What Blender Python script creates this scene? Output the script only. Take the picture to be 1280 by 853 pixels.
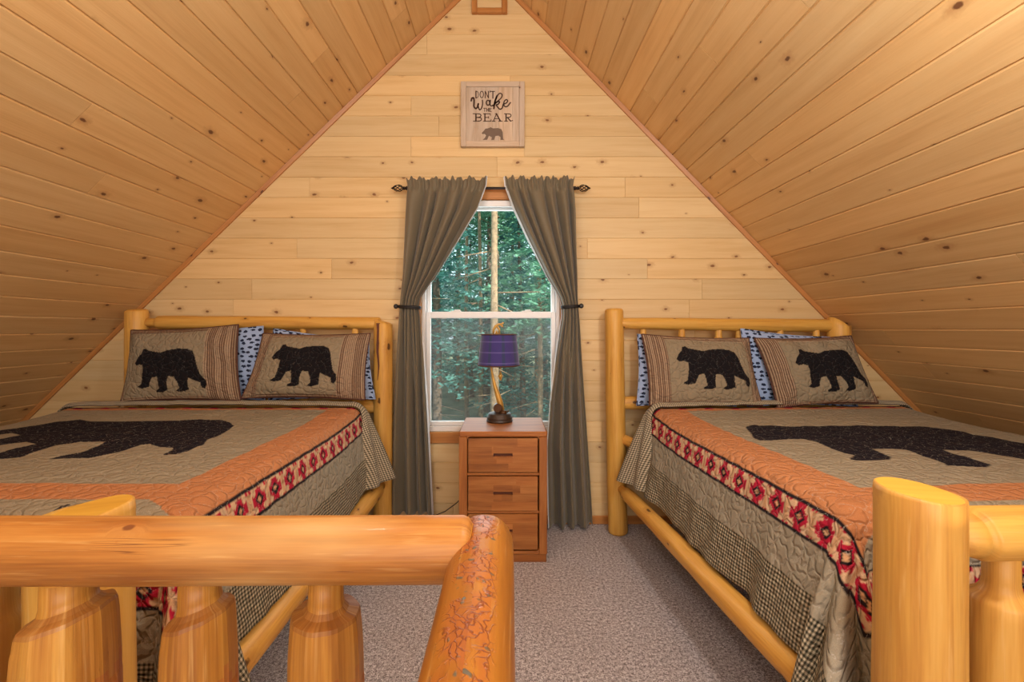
import bpy, math, random
import numpy as np
from mathutils import Vector, Matrix, noise as mnoise

# ------------------------------------------------------------------ clearing, camera, world, lights
for o in list(bpy.data.objects):
    bpy.data.objects.remove(o, do_unlink=True)
scene = bpy.context.scene
COL = scene.collection
random.seed(7)
PI = math.pi

CAM_H, FPX, VPX, VPY = 1.3, 560.0, 634.0, 412.0
cam_d = bpy.data.cameras.new('camera')
cam_d.sensor_width = 36.0
cam_d.lens = 36.0 * FPX / 1280.0
cam_d.shift_x = (640.0 - VPX) / 1280.0
cam_d.shift_y = -(426.5 - VPY) / 1280.0
cam_d.clip_start = 0.02
cam = bpy.data.objects.new('camera', cam_d)
COL.objects.link(cam)
cam.location = (0, 0, CAM_H)
cam.rotation_euler = (PI / 2, 0, 0)
scene.camera = cam

scene.view_settings.view_transform = 'Standard'
scene.view_settings.look = 'None'
scene.view_settings.exposure = 0.0
scene.view_settings.gamma = 1.0
scene.view_settings.use_curve_mapping = False


def srgb(r, g, b, a=1.0):
    def f(c):
        c /= 255.0
        return c / 12.92 if c <= 0.04045 else ((c + 0.055) / 1.055) ** 2.4
    return (f(r), f(g), f(b), a)


world = bpy.data.worlds.new('forest_sky')
scene.world = world
world.use_nodes = True
wn = world.node_tree
wn.nodes.clear()
wo = wn.nodes.new('ShaderNodeOutputWorld')
wb = wn.nodes.new('ShaderNodeBackground')
wb.inputs['Color'].default_value = srgb(205, 232, 240)
wb.inputs['Strength'].default_value = 2.3
wn.links.new(wb.outputs[0], wo.inputs['Surface'])


def lamp(name, kind, loc, energy, color, rot=(0, 0, 0), **kw):
    d = bpy.data.lights.new(name, kind)
    d.energy = energy
    d.color = color
    for k, v in kw.items():
        setattr(d, k, v)
    o = bpy.data.objects.new(name, d)
    COL.objects.link(o)
    o.location = loc
    o.rotation_euler = rot
    return o


# sun through the trees outside; ridge lamp above the beds; unseen soft fill lamp added behind the camera
lamp('sun_light', 'SUN', (5, 10, 12), 10.0, (1, 0.94, 0.82), rot=(math.radians(48), math.radians(12), math.radians(20)), angle=0.01)
lamp('roof_lamp_right', 'POINT', (0.80, 0.62, 2.12), 42, (1, 0.965, 0.91), shadow_soft_size=0.08)
lamp('roof_lamp_left', 'POINT', (-0.60, 0.70, 2.50), 22, (1, 0.955, 0.89), shadow_soft_size=0.08)
lamp('rear_fill_light', 'AREA', (0.1, -2.05, 1.75), 80, (1.0, 0.98, 0.96), rot=(math.radians(90), 0, 0),
     shape='RECTANGLE', size=2.6, size_y=1.9)
lamp('window_daylight', 'AREA', (-0.11, 3.45, 1.45), 11, (0.86, 0.94, 1.0), rot=(math.radians(-90), 0, 0),
     shape='RECTANGLE', size=0.8, size_y=1.4)

# ------------------------------------------------------------------ node helpers


def new_mat(name):
    m = bpy.data.materials.new(name)
    m.use_nodes = True
    m.node_tree.nodes.clear()
    return m, m.node_tree


class NT:
    def __init__(self, name):
        self.m, self.t = new_mat(name)
        self.out = self.t.nodes.new('ShaderNodeOutputMaterial')

    def n(self, kind, **kw):
        nd = self.t.nodes.new(kind)
        for k, v in kw.items():
            setattr(nd, k, v)
        return nd

    def val(self, sock, v):
        if hasattr(v, 'is_output') or isinstance(v, bpy.types.NodeSocket):
            self.t.links.new(v, sock)
        else:
            sock.default_value = v

    def math(self, op, a, b=None, c=None, clamp=False):
        nd = self.n('ShaderNodeMath', operation=op, use_clamp=clamp)
        self.val(nd.inputs[0], a)
        if b is not None:
            self.val(nd.inputs[1], b)
        if c is not None:
            self.val(nd.inputs[2], c)
        return nd.outputs[0]

    def vmath(self, op, a, b=None):
        nd = self.n('ShaderNodeVectorMath', operation=op)
        self.val(nd.inputs[0], a)
        if b is not None:
            self.val(nd.inputs[1], b)
        return nd.outputs[0]

    def mix(self, fac, a, b, mode='MIX'):
        nd = self.n('ShaderNodeMix', data_type='RGBA', blend_type=mode)
        self.val(nd.inputs['Factor'], fac)
        self.val(nd.inputs[6], a)
        self.val(nd.inputs[7], b)
        return nd.outputs[2]

    def ramp(self, fac, stops, interp='LINEAR'):
        nd = self.n('ShaderNodeValToRGB')
        nd.color_ramp.interpolation = interp
        el = nd.color_ramp.elements
        while len(el) > 1:
            el.remove(el[-1])
        el[0].position = stops[0][0]
        el[0].color = stops[0][1]
        for p, c in stops[1:]:
            e = el.new(p)
            e.color = c
        self.val(nd.inputs[0], fac)
        return nd.outputs[0]

    def noise(self, vec, scale, detail=2.0, rough=0.5, dist=0.0, color=False):
        nd = self.n('ShaderNodeTexNoise')
        self.val(nd.inputs['Vector'], vec)
        nd.inputs['Scale'].default_value = scale
        nd.inputs['Detail'].default_value = detail
        nd.inputs['Roughness'].default_value = rough
        nd.inputs['Distortion'].default_value = dist
        return nd.outputs[1 if color else 0]

    def mapr(self, v, a, b, c=0.0, d=1.0, smooth=False):
        nd = self.n('ShaderNodeMapRange')
        if smooth:
            nd.interpolation_type = 'SMOOTHSTEP'
        self.val(nd.inputs[0], v)
        for i, x in enumerate((a, b, c, d)):
            self.val(nd.inputs[1 + i], x)
        return nd.outputs[0]

    def uv(self):
        return self.n('ShaderNodeUVMap', uv_map='UVMap').outputs[0]

    def obj(self):
        return self.n('ShaderNodeTexCoord').outputs['Object']

    def scale(self, vec, s):
        nd = self.n('ShaderNodeMapping')
        self.val(nd.inputs['Vector'], vec)
        nd.inputs['Scale'].default_value = s
        return nd.outputs[0]

    def attr(self, name):
        return self.n('ShaderNodeAttribute', attribute_name=name).outputs['Color']

    def bump(self, h, strength=0.3, dist=0.01, normal=None):
        nd = self.n('ShaderNodeBump')
        nd.inputs['Strength'].default_value = strength
        nd.inputs['Distance'].default_value = dist
        self.val(nd.inputs['Height'], h)
        if normal is not None:
            self.val(nd.inputs['Normal'], normal)
        return nd.outputs[0]

    def bsdf(self, color, rough=0.6, normal=None, metal=0.0, spec=0.5, sheen=0.0, coat=0.0):
        b = self.n('ShaderNodeBsdfPrincipled')
        self.val(b.inputs['Base Color'], color)
        self.val(b.inputs['Roughness'], rough)
        b.inputs['Metallic'].default_value = metal
        b.inputs['Specular IOR Level'].default_value = spec
        b.inputs['Sheen Weight'].default_value = sheen
        b.inputs['Coat Weight'].default_value = coat
        if normal is not None:
            self.val(b.inputs['Normal'], normal)
        self.t.links.new(b.outputs[0], self.out.inputs['Surface'])
        return b


def plain(name, col, rough=0.5, metal=0.0, var=0.08, spec=0.5):
    k = NT(name)
    nz = k.noise(k.obj(), 14.0, 3)
    f = k.mapr(nz, 0.3, 0.7, 1 - var, 1 + var)
    c = k.vmath('MULTIPLY', col[:3] if False else tuple(col[:3]), (1, 1, 1))
    nd = k.n('ShaderNodeVectorMath', operation='SCALE')
    k.val(nd.inputs[0], c)
    k.val(nd.inputs['Scale'], f)
    k.bsdf(nd.outputs[0], rough, metal=metal, spec=spec)
    return k.m


def wood(name, light, mid, dark, knot=(70, 38, 20), knot_scale=5.0, knot_r=0.10, knot_keep=0.45, grain=1.0,
         rough=0.45, tint=True, long_scale=1.3, cross_scale=22.0, stain=None, galleries=False, knot_stretch=0.6, coat=0.0,
         bump=0.25, cracks=0.0, contrast=1.0):
    """wood from a UV map in metres: u runs with the grain, v across it"""
    k = NT(name)
    uv = k.uv()
    # knots
    kv = k.scale(uv, (knot_stretch, 1.0, 1.0))
    vo = k.n('ShaderNodeTexVoronoi', voronoi_dimensions='2D', feature='F1')
    k.val(vo.inputs['Vector'], kv)
    vo.inputs['Scale'].default_value = knot_scale
    vo.inputs['Randomness'].default_value = 1.0
    d = vo.outputs['Distance']
    sep = k.n('ShaderNodeSeparateColor')
    k.val(sep.inputs[0], vo.outputs['Color'])
    keep = k.math('LESS_THAN', sep.outputs[0], knot_keep)
    rad = k.math('MULTIPLY_ADD', sep.outputs[1], knot_r * 0.75, knot_r * 0.25)
    wob = k.noise(uv, 60.0, 2)
    rad2 = k.math('MULTIPLY', rad, k.mapr(wob, 0.2, 0.8, 0.6, 1.4))
    inner = k.mapr(d, k.math('MULTIPLY', rad2, 0.55), rad2, 1.0, 0.0, smooth=True)
    halo = k.mapr(d, k.math('MULTIPLY', rad2, 0.8), k.math('MULTIPLY', rad2, 3.2), 1.0, 0.0, smooth=True)
    inner = k.math('MULTIPLY', inner, keep)
    halo = k.math('MULTIPLY', halo, keep)
    # grain, bent around the knots
    su = k.n('ShaderNodeSeparateXYZ')
    k.val(su.inputs[0], uv)
    v2 = k.math('MULTIPLY_ADD', halo, 0.012, su.outputs[1])
    cb = k.n('ShaderNodeCombineXYZ')
    k.val(cb.inputs[0], k.math('MULTIPLY', su.outputs[0], long_scale))
    k.val(cb.inputs[1], k.math('MULTIPLY', v2, cross_scale))
    g1 = k.noise(cb.outputs[0], 1.0, 4, 0.6, 0.4)
    cb2 = k.n('ShaderNodeCombineXYZ')
    k.val(cb2.inputs[0], k.math('MULTIPLY', su.outputs[0], long_scale * 3))
    k.val(cb2.inputs[1], k.math('MULTIPLY', v2, cross_scale * 9))
    g2 = k.noise(cb2.outputs[0], 1.0, 2, 0.5, 0.2)
    g = k.math('MULTIPLY_ADD', g2, 0.25 * grain, k.math('MULTIPLY', g1, 1.0 - 0.25 * grain))
    base = k.ramp(g, [(0.5 - 0.20 / contrast, dark), (0.5, mid), (0.5 + 0.20 / contrast, light)])
    if tint:
        base = k.mix(1.0, base, k.attr('tint'), 'MULTIPLY')
    if stain is not None:
        sn = k.noise(k.scale(uv, (2.0, 7.0, 1)), 1.0, 3)
        base = k.mix(k.mapr(sn, 0.52, 0.72, 0.0, 0.6), base, stain)
    base = k.mix(k.math('MULTIPLY', halo, 0.30), base, srgb(150, 88, 40))
    base = k.mix(k.math('MULTIPLY', inner, 0.88), base, srgb(*knot))
    h = k.math('MULTIPLY_ADD', inner, -0.6, g2)
    if cracks:
        cn = k.noise(k.scale(uv, (1.6, 55.0, 1)), 1.0, 2, 0.4)
        cl = k.mapr(k.math('ABSOLUTE', k.math('SUBTRACT', cn, 0.5)), 0.0, 0.010, 1.0, 0.0)
        cm = k.mapr(k.noise(k.scale(uv, (2.5, 16.0, 1)), 1.0, 2), 0.60, 0.68, 0.0, 1.0)
        cr = k.math('MULTIPLY', cl, cm)
        base = k.mix(k.math('MULTIPLY', cr, cracks), base, srgb(96, 52, 28))
        fl = k.mapr(k.noise(k.scale(uv, (5.0, 90.0, 1)), 1.0, 3, 0.6), 0.58, 0.70, 0.0, 0.35)
        base = k.mix(fl, base, srgb(232, 190, 120))
        h = k.math('MULTIPLY_ADD', cr, -1.5, h)
    nrm = k.bump(h, bump, 0.002)
    if galleries:
        # bark beetle galleries along the top of the log
        top = k.attr('gal')
        wv = k.n('ShaderNodeTexVoronoi', voronoi_dimensions='2D', feature='DISTANCE_TO_EDGE')
        dn = k.noise(uv, 30.0, 3, color=True)
        dv = k.n('ShaderNodeVectorMath', operation='SCALE')
        k.val(dv.inputs[0], dn)
        dv.inputs['Scale'].default_value = 0.05
        k.val(wv.inputs['Vector'], k.vmath('ADD', k.scale(uv, (0.7, 1.0, 1)), dv.outputs[0]))
        wv.inputs['Scale'].default_value = 75.0
        line = k.mapr(wv.outputs['Distance'], 0.02, 0.10, 0.7, 0.0)
        patch = k.mapr(k.noise(uv, 16.0, 2), 0.40, 0.50, 0.0, 1.0)
        f = k.math('MULTIPLY', k.math('MULTIPLY', patch, top), 1.0)
        base = k.mix(k.math('MULTIPLY', f, 0.45), base, srgb(176, 92, 50))
        base = k.mix(k.math('MULTIPLY', f, line), base, srgb(128, 62, 44))
        hole = k.mapr(k.noise(uv, 70.0, 1), 0.66, 0.71, 0.0, 1.0)
        base = k.mix(k.math('MULTIPLY', hole, k.math('MULTIPLY', top, 0.9)), base, srgb(92, 92, 78))
        nrm = k.bump(k.math('MULTIPLY', k.math('MAXIMUM', line, hole), f), 0.6, 0.004, nrm)
    k.bsdf(base, rough, nrm, spec=0.4, coat=coat)
    return k.m


M = {}
M['wall_pine'] = wood('gable pine boards', srgb(234, 206, 154), srgb(227, 195, 141), srgb(212, 174, 116), knot_scale=8.0, contrast=0.75,
                      knot_r=0.085, knot_keep=0.38, rough=0.5, knot=(120, 72, 38))
M['ceiling_pine'] = wood('varnished ceiling pine boards', srgb(228, 190, 134), srgb(219, 177, 120), srgb(202, 154, 98),
                         knot_scale=6.5, knot_r=0.085, knot_keep=0.42, contrast=0.65, rough=0.42, knot=(92, 50, 28))
M['trim_wood'] = wood('reddish trim wood', srgb(206, 146, 86), srgb(190, 128, 68), srgb(164, 104, 52), rough=0.4, tint=False)
M['log'] = wood('golden peeled log', srgb(228, 182, 98), srgb(216, 164, 78), srgb(190, 132, 58), knot_scale=6.0, knot_r=0.10,
                knot_keep=0.5, rough=0.5, tint=True, long_scale=1.6, cross_scale=18.0, coat=0.05, cracks=0.6)
M['rail_log'] = wood('amber varnished handrail log', srgb(204, 146, 74), srgb(180, 118, 52), srgb(140, 82, 36), knot=(116, 62, 30), knot_scale=6.0,
                     knot_r=0.065, knot_keep=0.5, rough=0.5, tint=True, long_scale=2.0, cross_scale=26.0, coat=0.05,
                     stain=srgb(220, 182, 120), cracks=0.8)
M['gallery_log'] = wood('beetle marked handrail log', srgb(186, 128, 48), srgb(168, 108, 38), srgb(140, 84, 30), knot_scale=7.0,
                        knot_r=0.06, knot_keep=0.5, rough=0.35, tint=True, long_scale=2.0, cross_scale=14.0, coat=0.1,
                        galleries=True, cracks=0.5)
M['night_wood'] = wood('honey brown nightstand wood', srgb(186, 126, 68), srgb(164, 102, 50), srgb(130, 76, 36), knot_scale=4.0,
                       knot_r=0.05, knot_keep=0.15, rough=0.42, tint=True, long_scale=2.0, cross_scale=22.0)
M['sign_wood'] = wood('weathered sign board', srgb(214, 196, 174), srgb(204, 182, 158), srgb(182, 156, 128), knot_scale=9.0,
                      knot_r=0.05, knot_keep=0.3, rough=0.7, tint=True, long_scale=3, cross_scale=30)
M['cut_wood'] = wood('cut log end', srgb(240, 196, 90), srgb(228, 178, 70), srgb(206, 150, 50), knot_keep=0.0, rough=0.45, tint=False)
M['dark_metal'] = plain('dark bronze metal', srgb(44, 36, 32), 0.4, 0.7)
M['black_plastic'] = plain('black plastic', srgb(28, 27, 28), 0.5)
M['white_vinyl'] = plain('white vinyl', srgb(240, 240, 240), 0.35, var=0.02)
M['gold'] = plain('aged gold resin', srgb(206, 160, 76), 0.35, 0.35, var=0.25)
M['reel'] = plain('brown reel', srgb(84, 54, 28), 0.4, 0.5)
M['lamp_base'] = plain('dark lamp base', srgb(64, 52, 44), 0.45, 0.2, var=0.2)
M['shade_trim'] = plain('brown braid', srgb(80, 44, 34), 0.7)
M['ink'] = plain('brown sign paint', srgb(74, 50, 38), 0.8)
M['ink_bear'] = plain('faded bear stencil', srgb(116, 98, 84), 0.8)
M['bark'] = plain('conifer bark', srgb(100, 84, 70), 0.9, var=0.4)
M['pale_bark'] = plain('pale pine bark', srgb(140, 116, 90), 0.9, var=0.4)  # paler bark colour of the slim pines
M['lining'] = plain('white curtain lining', srgb(226, 228, 230), 0.8, var=0.03)
M['groove'] = plain('dark handle slot', srgb(92, 46, 26), 0.7)


def mk_needles(name, a, b):
    k = NT(name)
    nz = k.noise(k.obj(), 1.7, 3)
    c = k.ramp(nz, [(0.35, a), (0.65, b)])
    bs = k.bsdf(c, 0.6)
    tr = k.n('ShaderNodeBsdfTranslucent')
    k.val(tr.inputs[0], c)
    mx = k.n('ShaderNodeMixShader')
    mx.inputs[0].default_value = 0.35
    k.t.links.new(bs.outputs[0], mx.inputs[1])
    k.t.links.new(tr.outputs[0], mx.inputs[2])
    k.t.links.new(mx.outputs[0], k.out.inputs['Surface'])
    return k.m


M['needles'] = mk_needles('blue green needles', srgb(50, 98, 98), srgb(108, 168, 156))
M['needles_b'] = mk_needles('soft green needles', srgb(62, 112, 96), srgb(130, 184, 150))


def mk_carpet():
    k = NT('speckled grey brown carpet')
    p = k.obj()
    n1 = k.noise(p, 190.0, 3, 0.7)
    n2 = k.noise(p, 75.0, 3, 0.65)
    n3 = k.noise(p, 3.0, 2)
    f = k.math('MULTIPLY_ADD', n1, 0.6, k.math('MULTIPLY', n2, 0.4))
    c = k.ramp(f, [(0.40, srgb(84, 76, 82)), (0.47, srgb(164, 155, 160)), (0.53, srgb(206, 200, 206)), (0.60, srgb(250, 247, 250))])
    c = k.mix(k.mapr(n3, 0.35, 0.65, 0.0, 0.14), c, srgb(130, 116, 110))
    nr = k.bump(f, 0.9, 0.012)
    k.bsdf(c, 0.95, nr, spec=0.1, sheen=0.2)
    return k.m


M['carpet'] = mk_carpet()


def mk_quilt(name, stitch=0.35):
    """col = printed cloth colour, msk.r = gingham share, msk.g = bear applique"""
    k = NT(name)
    uv = k.uv()
    col = k.attr('col')
    sp = k.n('ShaderNodeSeparateColor')
    k.val(sp.inputs[0], k.attr('msk'))
    ging, app = sp.outputs[0], sp.outputs[1]
    su = k.n('ShaderNodeSeparateXYZ')
    k.val(su.inputs[0], uv)

    def stripes(v, per):
        w = k.math('FRACT', k.math('DIVIDE', v, per))
        return k.math('LESS_THAN', w, 0.5)
    a = stripes(su.outputs[0], 0.0125)
    b = stripes(su.outputs[1], 0.0125)
    s = k.math('MULTIPLY', k.math('ADD', a, b), 0.5)
    gc = k.ramp(s, [(0.0, srgb(200, 186, 160)), (0.34, srgb(132, 122, 100)), (0.75, srgb(66, 64, 54))], 'CONSTANT')
    c = k.mix(ging, col, gc)
    # meandering quilting thread
    dn = k.noise(uv, 16.0, 2, color=True)
    dv = k.n('ShaderNodeVectorMath', operation='SCALE')
    k.val(dv.inputs[0], dn)
    dv.inputs['Scale'].default_value = 0.09
    wp = k.vmath('ADD', uv, dv.outputs[0])
    vo = k.n('ShaderNodeTexVoronoi', voronoi_dimensions='2D', feature='DISTANCE_TO_EDGE')
    k.val(vo.inputs['Vector'], wp)
    vo.inputs['Scale'].default_value = 26.0
    e = vo.outputs['Distance']
    thread = k.mapr(e, 0.0, 0.05, 1.0, 0.0)
    dash = k.mapr(k.noise(uv, 190.0, 1), 0.48, 0.55, 0.0, 1.0)
    th = k.math('MULTIPLY', k.math('MULTIPLY', thread, dash), k.math('SUBTRACT', 1.0, k.math('MULTIPLY', ging, 0.8)))
    c = k.mix(k.math('MULTIPLY', th, stitch), c, srgb(206, 200, 190))
    puff = k.mapr(e, 0.0, 0.30, 0.0, 1.0, smooth=True)
    weave = k.noise(uv, 420.0, 2)
    wr = k.noise(k.scale(uv, (14.0, 30.0, 1)), 1.0, 3)
    n1 = k.bump(k.math('MULTIPLY_ADD', wr, 0.5, puff), 0.55, 0.010)
    n2 = k.bump(weave, 0.25, 0.001, n1)
    c = k.mix(k.mapr(weave, 0.3, 0.7, 0.0, 0.22), c, srgb(96, 86, 74), 'MULTIPLY')
    k.bsdf(c, 0.9, n2, spec=0.12)
    return k.m


M['quilt'] = mk_quilt('bear quilt cloth', 0.5)
M['sham'] = mk_quilt('bear pillow sham cloth', 0.14)


def mk_underside():
    k = NT('gingham quilt underside')
    uv = k.uv()
    su = k.n('ShaderNodeSeparateXYZ')
    k.val(su.inputs[0], uv)
    a = k.math('LESS_THAN', k.math('FRACT', k.math('DIVIDE', su.outputs[0], 0.011)), 0.5)
    b = k.math('LESS_THAN', k.math('FRACT', k.math('DIVIDE', su.outputs[1], 0.011)), 0.5)
    s = k.math('MULTIPLY', k.math('ADD', a, b), 0.5)
    c = k.ramp(s, [(0.0, srgb(204, 190, 166)), (0.34, srgb(140, 130, 108)), (0.75, srgb(74, 70, 60))], 'CONSTANT')
    n = k.noise(k.scale(uv, (30, 30, 1)), 1.0, 3)
    k.bsdf(c, 0.9, k.bump(n, 0.5, 0.008), spec=0.15, sheen=0.1)
    return k.m


M['gingham'] = mk_underside()


def mk_lodge_print():
    """light blue cotton with small dark animals and trees scattered on it"""
    k = NT('light blue cotton with small dark animals')
    uv = k.uv()
    vo = k.n('ShaderNodeTexVoronoi', voronoi_dimensions='2D', feature='F1')
    dn = k.noise(uv, 90.0, 2, color=True)
    dv = k.n('ShaderNodeVectorMath', operation='SCALE')
    k.val(dv.inputs[0], dn)
    dv.inputs['Scale'].default_value = 0.022
    k.val(vo.inputs['Vector'], k.vmath('ADD', k.scale(uv, (0.8, 1.45, 1)), dv.outputs[0]))
    vo.inputs['Scale'].default_value = 26.0
    vo.inputs['Randomness'].default_value = 0.55
    f = k.mapr(vo.outputs['Distance'], 0.26, 0.32, 1.0, 0.0)
    c = k.mix(f, srgb(158, 178, 214), srgb(34, 42, 66))
    n = k.noise(k.scale(uv, (9, 9, 1)), 1.0, 3)
    k.bsdf(c, 0.85, k.bump(n, 0.5, 0.02), spec=0.15)
    return k.m


M['lodge_print'] = mk_lodge_print()


def mk_curtain():
    k = NT('olive taupe curtain cloth')
    uv = k.uv()
    w = k.noise(uv, 260.0, 2)
    w2 = k.noise(k.scale(uv, (14, 3, 1)), 1.0, 3)
    c = k.ramp(w, [(0.3, srgb(108, 98, 78)), (0.7, srgb(132, 121, 98))])
    bs = k.bsdf(c, 0.6, k.bump(w2, 0.12, 0.01), spec=0.35, sheen=0.25)
    tr = k.n('ShaderNodeBsdfTranslucent')
    k.val(tr.inputs[0], srgb(120, 106, 84))
    mx = k.n('ShaderNodeMixShader')
    mx.inputs[0].default_value = 0.12
    k.t.links.new(bs.outputs[0], mx.inputs[1])
    k.t.links.new(tr.outputs[0], mx.inputs[2])
    k.t.links.new(mx.outputs[0], k.out.inputs['Surface'])
    return k.m


M['curtain'] = mk_curtain()


def mk_glass():
    k = NT('window glass')
    t = k.n('ShaderNodeBsdfTransparent')
    t.inputs[0].default_value = (0.95, 0.98, 0.97, 1)
    g = k.n('ShaderNodeBsdfGlossy')
    g.inputs['Roughness'].default_value = 0.02
    lw = k.n('ShaderNodeFresnel')
    lw.inputs[0].default_value = 1.5
    mx = k.n('ShaderNodeMixShader')
    k.val(mx.inputs[0], k.math('MULTIPLY', lw.outputs[0], 0.22))
    k.t.links.new(t.outputs[0], mx.inputs[1])
    k.t.links.new(g.outputs[0], mx.inputs[2])
    k.t.links.new(mx.outputs[0], k.out.inputs['Surface'])
    return k.m


def mk_screen():
    k = NT('grey insect mesh')
    t = k.n('ShaderNodeBsdfTransparent')
    g = k.n('ShaderNodeBsdfDiffuse')
    g.inputs[0].default_value = srgb(120, 124, 126)
    mx = k.n('ShaderNodeMixShader')
    mx.inputs[0].default_value = 0.42
    k.t.links.new(t.outputs[0], mx.inputs[1])
    k.t.links.new(g.outputs[0], mx.inputs[2])
    k.t.links.new(mx.outputs[0], k.out.inputs['Surface'])
    return k.m


M['glass'] = mk_glass()
M['screen'] = mk_screen()


def mk_shade():
    k = NT('blue plaid lamp shade')
    uv = k.uv()
    su = k.n('ShaderNodeSeparateXYZ')
    k.val(su.inputs[0], uv)
    a = k.math('LESS_THAN', k.math('FRACT', k.math('MULTIPLY', su.outputs[0], 9.0)), 0.22)
    fb = k.math('FRACT', k.math('MULTIPLY', su.outputs[1], 3.0))
    b = k.math('LESS_THAN', k.math('ABSOLUTE', k.math('SUBTRACT', fb, 0.3)), 0.06)
    c = k.mix(k.math('MULTIPLY', a, 0.7), srgb(66, 58, 122), srgb(48, 66, 92))
    c = k.mix(k.math('MULTIPLY', b, 0.5), c, srgb(112, 104, 168))
    k.bsdf(c, 0.8, k.bump(k.noise(uv, 200.0, 2), 0.2, 0.001), spec=0.2, sheen=0.3)
    return k.m


M['shade'] = mk_shade()


def mk_ground():
    k = NT('forest floor')
    n = k.noise(k.obj(), 0.9, 5)
    c = k.ramp(n, [(0.35, srgb(70, 84, 60)), (0.6, srgb(120, 124, 96))])
    k.bsdf(c, 0.95, k.bump(n, 0.5, 0.1))
    return k.m


M['ground'] = mk_ground()

# ------------------------------------------------------------------ mesh helpers


def P(px, py, D):
    """a pixel of the photograph at depth D, in metres"""
    return Vector(((px - VPX) * D / FPX, D, CAM_H - (py - VPY) * D / FPX))


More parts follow.
